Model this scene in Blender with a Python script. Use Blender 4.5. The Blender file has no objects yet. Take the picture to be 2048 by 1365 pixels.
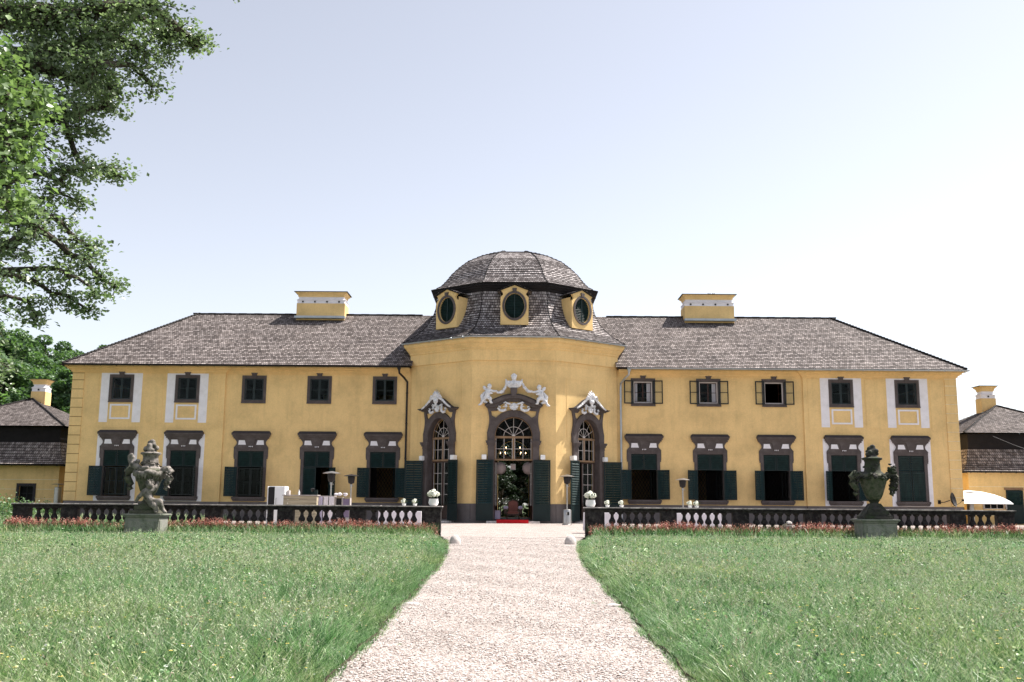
import bpy, bmesh, math, random
import numpy as np
from mathutils import Matrix, Vector
random.seed(7); rng = np.random.default_rng(11)
scene = bpy.context.scene
COL = scene.collection
R = math.radians
# ------------------------------------------------------------------ sun direction (towards the sun)
SUN = Vector((0.52, 0.19, 0.83)).normalized()
# ------------------------------------------------------------------ node helpers
def newmat(name):
    m = bpy.data.materials.new(name); m.use_nodes = True
    nt = m.node_tree; nt.nodes.clear()
    return m, nt
def N(nt, t, **kw):
    n = nt.nodes.new(t)
    for k, v in kw.items():
        if k.startswith('i_'): n.inputs[k[2:].replace('_', ' ')].default_value = v
        else: setattr(n, k, v)
    return n
def ramp(nt, fac, stops):
    r = nt.nodes.new('ShaderNodeValToRGB'); e = r.color_ramp.elements
    while len(e) > 1: e.remove(e[-1])
    e[0].position = stops[0][0]; e[0].color = (*stops[0][1], 1)
    for p, c in stops[1:]:
        x = e.new(p); x.color = (*c, 1)
    nt.links.new(fac, r.inputs[0]); return r
def scl(c, k): return tuple(min(1, a*k) for a in c)
def surf(name, col, rough=0.8, var=0.12, scale=3.0, bump=0.0, bscale=60.0, metal=0.0, dirt=None, dirt_amt=0.3, dscale=1.2, spec=0.3, stretch=(1, 1, 1)):
    m, nt = newmat(name); L = nt.links.new
    tc = N(nt, 'ShaderNodeTexCoord'); mp = N(nt, 'ShaderNodeMapping'); mp.inputs['Scale'].default_value = stretch
    L(tc.outputs['Object'], mp.inputs[0])
    n1 = N(nt, 'ShaderNodeTexNoise', i_Scale=scale, i_Detail=8.0, i_Roughness=0.62); L(mp.outputs[0], n1.inputs['Vector'])
    r1 = ramp(nt, n1.outputs['Fac'], [(0.3, scl(col, 1-var)), (0.7, scl(col, 1+var))])
    out = r1.outputs[0]
    if dirt:
        n2 = N(nt, 'ShaderNodeTexNoise', i_Scale=dscale, i_Detail=9.0, i_Roughness=0.7); L(mp.outputs[0], n2.inputs['Vector'])
        r2 = ramp(nt, n2.outputs['Fac'], [(0.45, (0, 0, 0)), (0.68, (dirt_amt,)*3)])
        mx = N(nt, 'ShaderNodeMix', data_type='RGBA'); L(r2.outputs[0], mx.inputs[0]); L(out, mx.inputs[6]); mx.inputs[7].default_value = (*dirt, 1)
        out = mx.outputs[2]
    b = N(nt, 'ShaderNodeBsdfPrincipled', i_Roughness=rough, i_Metallic=metal); b.inputs['Specular IOR Level'].default_value = spec
    L(out, b.inputs['Base Color'])
    if bump:
        n3 = N(nt, 'ShaderNodeTexNoise', i_Scale=bscale, i_Detail=5.0); L(mp.outputs[0], n3.inputs['Vector'])
        bp = N(nt, 'ShaderNodeBump', i_Strength=bump, i_Distance=0.03); L(n3.outputs['Fac'], bp.inputs['Height']); L(bp.outputs[0], b.inputs['Normal'])
    o = N(nt, 'ShaderNodeOutputMaterial'); L(b.outputs[0], o.inputs[0])
    return m
def stucco(name, col):
    """painted render: faint patches, rain streaks, darker soiling near the ground, fine grain"""
    m, nt = newmat(name); L = nt.links.new
    g = N(nt, 'ShaderNodeNewGeometry')
    n1 = N(nt, 'ShaderNodeTexNoise', i_Scale=0.6, i_Detail=7.0, i_Roughness=0.65); L(g.outputs['Position'], n1.inputs['Vector'])
    r1 = ramp(nt, n1.outputs['Fac'], [(0.3, scl(col, 0.80)), (0.52, col), (0.75, scl(col, 1.1))])
    mp = N(nt, 'ShaderNodeMapping'); mp.inputs['Scale'].default_value = (3.0, 3.0, 0.28); L(g.outputs['Position'], mp.inputs[0])
    n2 = N(nt, 'ShaderNodeTexNoise', i_Scale=1.3, i_Detail=8.0, i_Roughness=0.7); L(mp.outputs[0], n2.inputs['Vector'])
    r2 = ramp(nt, n2.outputs['Fac'], [(0.5, (0, 0, 0)), (0.75, (0.32,)*3)])
    mx = N(nt, 'ShaderNodeMix', data_type='RGBA'); L(r2.outputs[0], mx.inputs[0]); L(r1.outputs[0], mx.inputs[6]); mx.inputs[7].default_value = (*scl(col, 0.62), 1)
    n4 = N(nt, 'ShaderNodeTexNoise', i_Scale=14.0, i_Detail=3.0); L(g.outputs['Position'], n4.inputs['Vector'])
    r4 = ramp(nt, n4.outputs['Fac'], [(0.3, (0.9,)*3), (0.7, (1.0,)*3)])
    mm = N(nt, 'ShaderNodeMix', data_type='RGBA', blend_type='MULTIPLY'); mm.inputs[0].default_value = 1; L(mx.outputs[2], mm.inputs[6]); L(r4.outputs[0], mm.inputs[7])
    b = N(nt, 'ShaderNodeBsdfPrincipled', i_Roughness=0.92); b.inputs['Specular IOR Level'].default_value = 0.15; L(mm.outputs[2], b.inputs['Base Color'])
    n3 = N(nt, 'ShaderNodeTexNoise', i_Scale=35.0, i_Detail=5.0); L(g.outputs['Position'], n3.inputs['Vector'])
    bp = N(nt, 'ShaderNodeBump', i_Strength=0.5, i_Distance=0.02); L(n3.outputs['Fac'], bp.inputs['Height']); L(bp.outputs[0], b.inputs['Normal'])
    o = N(nt, 'ShaderNodeOutputMaterial'); L(b.outputs[0], o.inputs[0]); return m
def shingle(name, c1, c2, cw=0.13, rh=0.2):
    m, nt = newmat(name); L = nt.links.new
    uv = N(nt, 'ShaderNodeUVMap')
    br = N(nt, 'ShaderNodeTexBrick', i_Scale=1.0, i_Mortar_Size=0.012, i_Mortar_Smooth=0.2, i_Brick_Width=cw, i_Row_Height=rh, i_Bias=0.0)
    br.inputs['Color1'].default_value = (0, 0, 0, 1); br.inputs['Color2'].default_value = (1, 1, 1, 1); br.inputs['Mortar'].default_value = (0.0, 0.0, 0.0, 1)
    L(uv.outputs[0], br.inputs['Vector'])
    r = ramp(nt, br.outputs['Color'], [(0.0, scl(c1, 0.55)), (0.3, c1), (0.7, c2), (1.0, scl(c2, 1.35))])
    g = N(nt, 'ShaderNodeNewGeometry')
    n1 = N(nt, 'ShaderNodeTexNoise', i_Scale=0.8, i_Detail=8.0, i_Roughness=0.7); L(g.outputs['Position'], n1.inputs['Vector'])
    r1 = ramp(nt, n1.outputs['Fac'], [(0.3, (0.68, 0.66, 0.66)), (0.7, (1.25, 1.22, 1.2))])
    mm = N(nt, 'ShaderNodeMix', data_type='RGBA', blend_type='MULTIPLY'); mm.inputs[0].default_value = 1; L(r.outputs[0], mm.inputs[6]); L(r1.outputs[0], mm.inputs[7])
    # weathering grain inside each shingle
    n2 = N(nt, 'ShaderNodeTexNoise', i_Scale=9.0, i_Detail=4.0, i_Roughness=0.8); L(g.outputs['Position'], n2.inputs['Vector'])
    r2 = ramp(nt, n2.outputs['Fac'], [(0.35, (0.72,)*3), (0.65, (1.25,)*3)])
    m3 = N(nt, 'ShaderNodeMix', data_type='RGBA', blend_type='MULTIPLY'); m3.inputs[0].default_value = 1; L(mm.outputs[2], m3.inputs[6]); L(r2.outputs[0], m3.inputs[7])
    m4 = N(nt, 'ShaderNodeMix', data_type='RGBA'); L(br.outputs['Fac'], m4.inputs[0]); L(m3.outputs[2], m4.inputs[6]); m4.inputs[7].default_value = (0.012, 0.01, 0.01, 1)
    b = N(nt, 'ShaderNodeBsdfPrincipled', i_Roughness=0.75); b.inputs['Specular IOR Level'].default_value = 0.25; L(m4.outputs[2], b.inputs['Base Color'])
    bp = N(nt, 'ShaderNodeBump', i_Strength=0.8, i_Distance=0.03); L(br.outputs['Color'], bp.inputs['Height']); L(bp.outputs[0], b.inputs['Normal'])
    o = N(nt, 'ShaderNodeOutputMaterial'); L(b.outputs[0], o.inputs[0]); return m
def leafmat(name, c_dark, c_light, trans=0.4, gloss=0.35, tcol=None, nscale=0.5):
    m, nt = newmat(name); L = nt.links.new
    g = N(nt, 'ShaderNodeNewGeometry')
    n1 = N(nt, 'ShaderNodeTexNoise', i_Scale=nscale, i_Detail=3.0); L(g.outputs['Position'], n1.inputs['Vector'])
    ad = N(nt, 'ShaderNodeMath', operation='MULTIPLY_ADD'); L(g.outputs['Random Per Island'], ad.inputs[0]); ad.inputs[1].default_value = 0.7; 
    sb = N(nt, 'ShaderNodeMath', operation='MULTIPLY_ADD'); L(n1.outputs['Fac'], sb.inputs[0]); sb.inputs[1].default_value = 1.2; sb.inputs[2].default_value = -0.45
    L(sb.outputs[0], ad.inputs[2])
    r = ramp(nt, ad.outputs[0], [(0.0, c_dark), (0.6, tuple((a+b)/2 for a, b in zip(c_dark, c_light))), (1.0, c_light)])
    d = N(nt, 'ShaderNodeBsdfPrincipled', i_Roughness=0.4); d.inputs['Specular IOR Level'].default_value = gloss; L(r.outputs[0], d.inputs['Base Color'])
    t = N(nt, 'ShaderNodeBsdfTranslucent')
    mm = N(nt, 'ShaderNodeMix', data_type='RGBA', blend_type='MULTIPLY'); mm.inputs[0].default_value = 1; L(r.outputs[0], mm.inputs[6]); mm.inputs[7].default_value = (*(tcol or (1.5, 1.9, 0.7)), 1)
    L(mm.outputs[2], t.inputs[0])
    mx = N(nt, 'ShaderNodeMixShader'); mx.inputs[0].default_value = trans; L(d.outputs[0], mx.inputs[1]); L(t.outputs[0], mx.inputs[2])
    o = N(nt, 'ShaderNodeOutputMaterial'); L(mx.outputs[0], o.inputs[0]); return m
def glassmat(name):
    m, nt = newmat(name); L = nt.links.new
    lw = N(nt, 'ShaderNodeLayerWeight', i_Blend=0.5); pw = N(nt, 'ShaderNodeMath', operation='POWER'); L(lw.outputs['Facing'], pw.inputs[0]); pw.inputs[1].default_value = 5.0; fr = N(nt, 'ShaderNodeMath', operation='MULTIPLY_ADD'); L(pw.outputs[0], fr.inputs[0]); fr.inputs[1].default_value = 0.9; fr.inputs[2].default_value = 0.045; tr = N(nt, 'ShaderNodeBsdfTransparent'); tr.inputs[0].default_value = (0.97, 0.98, 0.975, 1)
    gl = N(nt, 'ShaderNodeBsdfGlossy', i_Roughness=0.03); gl.inputs[0].default_value = (0.10, 0.115, 0.115, 1)
    g = N(nt, 'ShaderNodeNewGeometry'); n = N(nt, 'ShaderNodeTexNoise', i_Scale=1.5, i_Detail=2.0); L(g.outputs['Position'], n.inputs['Vector'])
    bp = N(nt, 'ShaderNodeBump', i_Strength=0.25, i_Distance=0.05); L(n.outputs['Fac'], bp.inputs['Height']); L(bp.outputs[0], gl.inputs['Normal'])
    mx = N(nt, 'ShaderNodeMixShader'); L(fr.outputs[0], mx.inputs[0]); L(tr.outputs[0], mx.inputs[1]); L(gl.outputs[0], mx.inputs[2])
    o = N(nt, 'ShaderNodeOutputMaterial'); L(mx.outputs[0], o.inputs[0]); return m
def gravelmat(name):
    m, nt = newmat(name); L = nt.links.new
    g = N(nt, 'ShaderNodeNewGeometry')
    v = N(nt, 'ShaderNodeTexVoronoi', i_Scale=38.0); L(g.outputs['Position'], v.inputs['Vector'])
    hs = N(nt, 'ShaderNodeSeparateColor'); L(v.outputs['Color'], hs.inputs[0])
    r = ramp(nt, hs.outputs[0], [(0.0, (0.13, 0.095, 0.085)), (0.18, (0.28, 0.225, 0.20)), (0.5, (0.37, 0.325, 0.30)), (0.85, (0.44, 0.40, 0.38)), (1.0, (0.56, 0.53, 0.51))])
    n1 = N(nt, 'ShaderNodeTexNoise', i_Scale=1.1, i_Detail=6.0, i_Roughness=0.7); L(g.outputs['Position'], n1.inputs['Vector'])
    r1 = ramp(nt, n1.outputs['Fac'], [(0.3, (0.8, 0.78, 0.76)), (0.65, (1.05, 1.04, 1.04))])
    mm = N(nt, 'ShaderNodeMix', data_type='RGBA', blend_type='MULTIPLY'); mm.inputs[0].default_value = 1; L(r.outputs[0], mm.inputs[6]); L(r1.outputs[0], mm.inputs[7])
    b = N(nt, 'ShaderNodeBsdfPrincipled', i_Roughness=0.9); b.inputs['Specular IOR Level'].default_value = 0.2; L(mm.outputs[2], b.inputs['Base Color'])
    bp = N(nt, 'ShaderNodeBump', i_Strength=0.9, i_Distance=0.012, invert=True); L(v.outputs['Distance'], bp.inputs['Height']); L(bp.outputs[0], b.inputs['Normal'])
    o = N(nt, 'ShaderNodeOutputMaterial'); L(b.outputs[0], o.inputs[0]); return m
def randmat(name, stops, rough=0.85, trans=0.0, patch=0.0, spec=0.3):
    m, nt = newmat(name); L = nt.links.new
    g = N(nt, 'ShaderNodeNewGeometry'); oi = N(nt, 'ShaderNodeObjectInfo')
    ad = N(nt, 'ShaderNodeMath', operation='ADD'); L(g.outputs['Random Per Island'], ad.inputs[0]); L(oi.outputs['Random'], ad.inputs[1])
    fr = N(nt, 'ShaderNodeMath', operation='FRACT'); L(ad.outputs[0], fr.inputs[0])
    fac = fr.outputs[0]
    if patch:
        nz = N(nt, 'ShaderNodeTexNoise', i_Scale=0.55, i_Detail=5.0, i_Roughness=0.6); L(g.outputs['Position'], nz.inputs['Vector'])
        m1 = N(nt, 'ShaderNodeMath', operation='MULTIPLY_ADD'); L(nz.outputs['Fac'], m1.inputs[0]); m1.inputs[1].default_value = patch*2; m1.inputs[2].default_value = -patch
        m2 = N(nt, 'ShaderNodeMath', operation='ADD', use_clamp=True); L(fac, m2.inputs[0]); L(m1.outputs[0], m2.inputs[1]); fac = m2.outputs[0]
    r = ramp(nt, fac, stops)
    if patch:
        nh = N(nt, 'ShaderNodeTexNoise', i_Scale=0.35, i_Detail=6.0, i_Roughness=0.65); L(g.outputs['Position'], nh.inputs['Vector']); rh_ = ramp(nt, nh.outputs['Fac'], [(0.35, (0.82, 0.98, 0.86)), (0.5, (1.0, 1.0, 0.9)), (0.66, (1.32, 1.10, 0.92))])
        mh = N(nt, 'ShaderNodeMix', data_type='RGBA', blend_type='MULTIPLY'); mh.inputs[0].default_value = 1; L(r.outputs[0], mh.inputs[6]); L(rh_.outputs[0], mh.inputs[7])
    b = N(nt, 'ShaderNodeBsdfPrincipled', i_Roughness=rough); b.inputs['Specular IOR Level'].default_value = spec; rc = mh.outputs[2] if patch else r.outputs[0]; L(rc, b.inputs['Base Color'])
    o = N(nt, 'ShaderNodeOutputMaterial')
    if trans:
        t = N(nt, 'ShaderNodeBsdfTranslucent'); L(rc, t.inputs[0]); mx = N(nt, 'ShaderNodeMixShader'); mx.inputs[0].default_value = trans
        L(b.outputs[0], mx.inputs[1]); L(t.outputs[0], mx.inputs[2]); L(mx.outputs[0], o.inputs[0])
    else: L(b.outputs[0], o.inputs[0])
    return m
YEL = (0.83, 0.580, 0.265)
M = dict(
    yellow=stucco('yellow_render', YEL),
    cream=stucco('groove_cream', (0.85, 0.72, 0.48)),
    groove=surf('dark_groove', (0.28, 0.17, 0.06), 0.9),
    white=surf('white_paint', (0.80, 0.77, 0.80), 0.85, 0.05, 2.0, 0.15, 40, dirt=(0.55, 0.52, 0.5), dirt_amt=0.35, dscale=2.5),
    white_stucco=surf('white_sculpted_stucco', (0.74, 0.74, 0.76), 0.8, 0.08, 5.0, 0.3, 25, dirt=(0.30, 0.31, 0.34), dirt_amt=0.7, dscale=6.0),
    stone=surf('grey_brown_stone', (0.088, 0.071, 0.068), 0.85, 0.14, 2.2, 0.3, 45, dirt=(0.17, 0.145, 0.14), dirt_amt=0.5, dscale=1.7),
    stone_dark=surf('dark_stone_capping', (0.038, 0.034, 0.038), 0.8, 0.2, 3.0, 0.2, 45),
    plinth=surf('grey_plinth_render', (0.15, 0.13, 0.128), 0.9, 0.15, 1.8, 0.5, 40, dirt=(0.10, 0.09, 0.085), dirt_amt=0.6),
    green=surf('dark_green_paint', (0.0025, 0.012, 0.0125), 0.5, 0.25, 4.0, 0.1, 30, spec=0.3, dirt=(0.007, 0.022, 0.022), dirt_amt=0.5),
    slat=surf('highlit_green_slats', (0.006, 0.024, 0.025), 0.45, 0.35, 5.0, 0.1, 30, spec=0.4, dirt=(0.018, 0.05, 0.05), dirt_amt=0.5),  # slats lighter than their frames: louvre highlights put into the colour
    casement=surf('painted_dark_casement', (0.022, 0.032, 0.034), 0.5, 0.2, 4.0),
    black=surf('black_green_frame', (0.012, 0.016, 0.016), 0.5, 0.2, 4.0),
    wood=surf('weathered_brown_wood', (0.26, 0.165, 0.095), 0.7, 0.3, 3.0, 0.3, 30, stretch=(1, 1, 6)),
    wood_light=surf('pale_grey_wood', (0.42, 0.38, 0.36), 0.75, 0.2, 3.0, stretch=(4, 4, 1)),
    frame_white=surf('pale_window_paint', (0.62, 0.56, 0.53), 0.6, 0.1, 5.0),
    plank=surf('grey_plank_wood', (0.36, 0.31, 0.22), 0.8, 0.35, 2.0, 0.4, 20, stretch=(0.6, 3, 9)),
    shingle=shingle('weathered_wood_shingles', (0.20, 0.170, 0.160), (0.30, 0.265, 0.255)),
    shingle_dome=shingle('dome_wood_shingles', (0.24, 0.21, 0.21), (0.40, 0.37, 0.37), 0.14, 0.16),
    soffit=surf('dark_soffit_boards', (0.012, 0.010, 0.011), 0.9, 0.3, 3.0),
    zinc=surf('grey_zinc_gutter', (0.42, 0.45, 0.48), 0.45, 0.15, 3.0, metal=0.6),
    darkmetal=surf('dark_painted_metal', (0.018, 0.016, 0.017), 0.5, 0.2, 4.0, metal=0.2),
    steel=surf('brushed_steel', (0.38, 0.37, 0.36), 0.38, 0.12, 5.0, metal=0.95),
    white_enamel=surf('white_enamel', (0.82, 0.82, 0.82), 0.4, 0.03, 2.0),
    black_stone=surf('blackened_balustrade_stone', (0.020, 0.017, 0.018), 0.92, 0.45, 5.0, 0.5, 40, dirt=(0.085, 0.08, 0.072), dirt_amt=0.75, dscale=7.0),
    rail=surf('sunlit_pale_rail_stone', (0.66, 0.60, 0.57), 0.9, 0.35, 6.0, 0.5, 40, dirt=(0.06, 0.055, 0.05), dirt_amt=0.8, dscale=4.0),  # sunlit rail top put into the colour; doorsteps share this pale stone
    pedestal=surf('pale_mossy_pedestal_stone', (0.27, 0.265, 0.235), 0.92, 0.3, 3.0, 0.5, 30, dirt=(0.05, 0.075, 0.035), dirt_amt=0.9, dscale=3.0),
    statue=surf('mossy_sandstone', (0.11, 0.105, 0.08), 0.92, 0.4, 4.0, 0.6, 30, dirt=(0.020, 0.042, 0.012), dirt_amt=1.0, dscale=4.2),
    statue_dark=surf('blackened_sandstone', (0.045, 0.041, 0.038), 0.92, 0.5, 6.0, 0.5, 30, dirt=(0.035, 0.055, 0.02), dirt_amt=0.9, dscale=2.6),
    statue_pale=surf('washed_pale_sandstone', (0.25, 0.22, 0.20), 0.9, 0.35, 5.0, 0.7, 30, dirt=(0.022, 0.028, 0.015), dirt_amt=1.0, dscale=6.5),
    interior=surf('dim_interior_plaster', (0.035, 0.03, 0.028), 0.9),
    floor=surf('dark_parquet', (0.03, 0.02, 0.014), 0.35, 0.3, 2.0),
    leather=surf('brown_upholstery', (0.24, 0.085, 0.065), 0.55, 0.2, 4.0),
    velvet=surf('plum_fabric', (0.20, 0.16, 0.24), 0.9, 0.15, 4.0),
    darkwood=surf('dark_carved_wood', (0.05, 0.022, 0.015), 0.4, 0.2, 6.0),
    red=surf('red_carpet', (0.52, 0.012, 0.018), 0.95, 0.12, 8.0),
    cloth=surf('white_cloth', (0.72, 0.68, 0.72), 0.95, 0.06, 3.0),
    lilac=surf('pale_lilac_fabric', (0.50, 0.47, 0.62), 0.95, 0.06, 3.0),
    paper=surf('pale_paper', (0.55, 0.45, 0.44), 0.95, 0.05, 3.0),
    bark=surf('tree_bark', (0.060, 0.048, 0.038), 0.95, 0.4, 8.0, 0.8, 20, stretch=(1, 1, 0.25)),
    canvas=surf('white_canvas', (0.82, 0.82, 0.82), 0.9, 0.03, 2.0),
    rock=surf('pale_boulder', (0.50, 0.455, 0.43), 0.95, 0.2, 5.0, 0.5, 30),
    soil=surf('dark_soil', (0.055, 0.038, 0.026), 0.98, 0.4, 12.0, 0.8, 30),
    glass=glassmat('window_glass'),
    gravel=gravelmat('pale_gravel'),
    pebble=randmat('gravel_pebbles', [(0.0, (0.09, 0.065, 0.055)), (0.10, (0.32, 0.26, 0.235)), (0.5, (0.50, 0.445, 0.415)), (1.0, (0.66, 0.625, 0.60))]),
    turf=surf('turf_ground', (0.045, 0.065, 0.020), 0.95, 0.4, 6.0, 0.5, 20),
    hillturf=surf('wooded_hill_ground', (0.030, 0.045, 0.015), 0.95, 0.3, 0.5),
    leaf=leafmat('linden_leaves', (0.07, 0.11, 0.055), (0.34, 0.40, 0.25), 0.42, 0.9, tcol=(1.1, 1.3, 0.8), nscale=1.0),
    leaf_bright=leafmat('bright_young_leaves', (0.06, 0.11, 0.045), (0.31, 0.40, 0.20), 0.35, 0.5, tcol=(1.2, 1.4, 0.7), nscale=1.5),
    leaf_wood=leafmat('woodland_leaves', (0.03, 0.06, 0.032), (0.20, 0.30, 0.15), 0.25, 0.3, nscale=0.25),
    leaf_shade=leafmat('shaded_dark_leaves', (0.006, 0.014, 0.008), (0.035, 0.06, 0.03), 0.12, 0.3, nscale=0.4),  # shade of the back garden put into a darker leaf colour
    leaf_pale=leafmat('pale_shrub_leaves', (0.07, 0.12, 0.055), (0.24, 0.32, 0.17), 0.3, 0.3, nscale=0.6),
    red_leaf=randmat('red_border_flowers', [(0.0, (0.07, 0.03, 0.025)), (0.3, (0.34, 0.10, 0.08)), (0.6, (0.52, 0.21, 0.16)), (1.0, (0.58, 0.42, 0.32))], 0.7, 0.25),
    border_green=randmat('border_foliage', [(0.0, (0.02, 0.035, 0.015)), (1.0, (0.10, 0.15, 0.06))], 0.7, 0.2),
    petal=surf('white_petals', (0.85, 0.85, 0.74), 0.8, 0.08, 30.0),
    dark=surf('unlit_depth_black', (0.012, 0.012, 0.012), 0.95),  # stands for unlit depth behind openings, shade put into the colour
)
# ------------------------------------------------------------------ mesh builder
class MB:
    def __init__(s): s.v = []; s.f = []; s.uv = []; s.mi = []; s.cur = 0
    def add(s, vs, fs, uvs=None):
        o = len(s.v); s.v += [tuple(p) for p in vs]
        for i, f in enumerate(fs):
            s.f.append([a+o for a in f]); s.uv.append(uvs[i] if uvs else None); s.mi.append(s.cur)
        return s
    def xf(s, Mx, start=0):
        for i in range(start, len(s.v)): s.v[i] = tuple(Mx @ Vector(s.v[i]))
        return s
    def box(s, x0, x1, y0, y1, z0, z1):
        return s.add([(x0, y0, z0), (x1, y0, z0), (x1, y1, z0), (x0, y1, z0), (x0, y0, z1), (x1, y0, z1), (x1, y1, z1), (x0, y1, z1)],
                     [(0, 3, 2, 1), (4, 5, 6, 7), (0, 1, 5, 4), (1, 2, 6, 5), (2, 3, 7, 6), (3, 0, 4, 7)])
    def bevbox(s, x0, x1, y0, y1, z0, z1, b=0.01):
        bm = bmesh.new(); bmesh.ops.create_cube(bm, size=1)
        for v in bm.verts: v.co = Vector(((x0+x1)/2+v.co.x*(x1-x0), (y0+y1)/2+v.co.y*(y1-y0), (z0+z1)/2+v.co.z*(z1-z0)))
        bmesh.ops.bevel(bm, geom=bm.edges[:], offset=b, segments=2, affect='EDGES'); s.bm(bm); return s
    def bm(s, bm):
        bm.verts.ensure_lookup_table(); bm.verts.index_update()
        s.add([v.co[:] for v in bm.verts], [[v.index for v in f.verts] for f in bm.faces]); bm.free(); return s
    def prism(s, poly, y0, y1):
        """poly (x,z), extruded along y"""
        n = len(poly); vs = [(x, y0, z) for x, z in poly]+[(x, y1, z) for x, z in poly]
        fs = [list(range(n))[::-1] if y0 > y1 else list(range(n)), [n+i for i in range(n)][::-1]]
        fs += [(i, i+n, (i+1) % n+n, (i+1) % n) for i in range(n)]
        return s.add(vs, fs)
    def prism_xy(s, poly, z0, z1):
        n = len(poly); vs = [(x, y, z0) for x, y in poly]+[(x, y, z1) for x, y in poly]
        return s.add(vs, [list(range(n))[::-1], [n+i for i in range(n)]]+[(i, (i+1) % n, (i+1) % n+n, i+n) for i in range(n)])
    def band(s, A, B, y0, y1):
        """strip between polylines A and B (same length, (x,z)), extruded y0..y1"""
        n = len(A); vs = [(x, y0, z) for x, z in A]+[(x, y0, z) for x, z in B]+[(x, y1, z) for x, z in A]+[(x, y1, z) for x, z in B]
        fs = []
        for i in range(n-1):
            fs += [(i, i+1, n+i+1, n+i), (2*n+i, 3*n+i, 3*n+i+1, 2*n+i+1), (i, 2*n+i, 2*n+i+1, i+1), (n+i, n+i+1, 3*n+i+1, 3*n+i)]
        fs += [(0, n, 3*n, 2*n), (n-1, 3*n-1, 4*n-1, 2*n-1)]
        return s.add(vs, fs)
    def lathe(s, prof, n=16, c=(0, 0, 0), sq=1.0):
        k = len(prof); vs = []
        for r, z in prof:
            for j in range(n):
                a = 2*math.pi*j/n; vs.append((c[0]+r*math.cos(a), c[1]+r*math.sin(a)*sq, c[2]+z))
        fs = [(i*n+j, i*n+(j+1) % n, (i+1)*n+(j+1) % n, (i+1)*n+j) for i in range(k-1) for j in range(n)]
        fs += [list(range(n))[::-1], [(k-1)*n+j for j in range(n)]]
        return s.add(vs, fs)
    def tube(s, pts, r, n=6):
        pts = [Vector(p) for p in pts]; rs = r if isinstance(r, (list, tuple)) else [r]*len(pts); vs = []
        up = Vector((0.13, 0.07, 1)); 
        for i, p in enumerate(pts):
            d = (pts[min(i+1, len(pts)-1)]-pts[max(i-1, 0)]).normalized()
            a = d.cross(up)
            if a.length < 0.12: a = d.cross(Vector((1, 0, 0)))
            a.normalize(); b = d.cross(a)
            for j in range(n):
                t = 2*math.pi*j/n; vs.append(p+a*(rs[i]*math.cos(t))+b*(rs[i]*math.sin(t)))
        k = len(pts)
        fs = [(i*n+j, i*n+(j+1) % n, (i+1)*n+(j+1) % n, (i+1)*n+j) for i in range(k-1) for j in range(n)]
        fs += [list(range(n))[::-1], [(k-1)*n+j for j in range(n)]]
        return s.add(vs, fs)
    def ico(s, c, r, sub=1, sq=(1, 1, 1), jit=0.0):
        bm = bmesh.new(); bmesh.ops.create_icosphere(bm, subdivisions=sub, radius=1)
        for v in bm.verts:
            k = 1+random.uniform(-jit, jit); v.co = Vector((c[0]+v.co.x*r*sq[0]*k, c[1]+v.co.y*r*sq[1]*k, c[2]+v.co.z*r*sq[2]*k))
        return s.bm(bm)
    def mesh(s, name, mats, smooth=False):
        me = bpy.data.meshes.new(name); me.from_pydata(s.v, [], s.f)
        for m in (mats if isinstance(mats, (list, tuple)) else [mats]): me.materials.append(m)
        if any(s.mi): me.polygons.foreach_set('material_index', s.mi)
        if any(u is not None for u in s.uv):
            l = me.uv_layers.new(name='UVMap'); d = []
            for f, u in zip(s.f, s.uv): d += (list(sum((tuple(q) for q in u), ())) if u else [0.0]*(2*len(f)))
            l.data.foreach_set('uv', d)
        me.validate()
        bm = bmesh.new(); bm.from_mesh(me); bmesh.ops.recalc_face_normals(bm, faces=bm.faces[:]); bm.to_mesh(me); bm.free()
        if smooth:
            me.polygons.foreach_set('use_smooth', [True]*len(me.polygons))
            try: me.set_sharp_from_angle(angle=R(40))
            except Exception: pass
        return me
WM = {}
def inst(name, me, parent=None, loc=(0, 0, 0), rz=0.0, scale=1.0, rx=0.0, label=None):
    o = bpy.data.objects.new(name, me); COL.objects.link(o)
    sc = scale if isinstance(scale, (tuple, list)) else (scale,)*3
    W = Matrix.Translation(loc) @ Matrix.Rotation(rz, 4, 'Z') @ Matrix.Rotation(rx, 4, 'X') @ Matrix.Diagonal((*sc, 1))
    if parent is not None:
        o.parent = parent; o.matrix_basis = WM[parent.name].inverted() @ W
    else: o.matrix_basis = W
    WM[o.name] = W
    if label: o['label'] = label
    return o
def obj(name, mb, mat, parent=None, loc=(0, 0, 0), rz=0.0, smooth=False, scale=1.0, label=None):
    return inst(name, mb.mesh(name, mat, smooth), parent, loc, rz, scale, label=label)
def tag(o, label=None, cat=None, group=None, kind=None):
    if label: o['label'] = label
    if cat: o['category'] = cat
    if group: o['group'] = group
    if kind: o['kind'] = kind
    return o
def thing(name, label, cat, loc=(0, 0, 0), rz=0.0, group=None):
    return tag(inst(name, None, None, loc, rz), label, cat, group)
def copy_tree(o, parent=None, loc=None, rz=None, scale=1.0):
    c = o.copy(); COL.objects.link(c)
    if parent is not None: c.parent = parent
    if loc is not None:
        c.matrix_basis = Matrix.Translation(loc) @ Matrix.Rotation(rz or 0, 4, 'Z') @ Matrix.Scale(scale, 4)
    for ch in list(o.children): copy_tree(ch, c)
    return c
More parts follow.
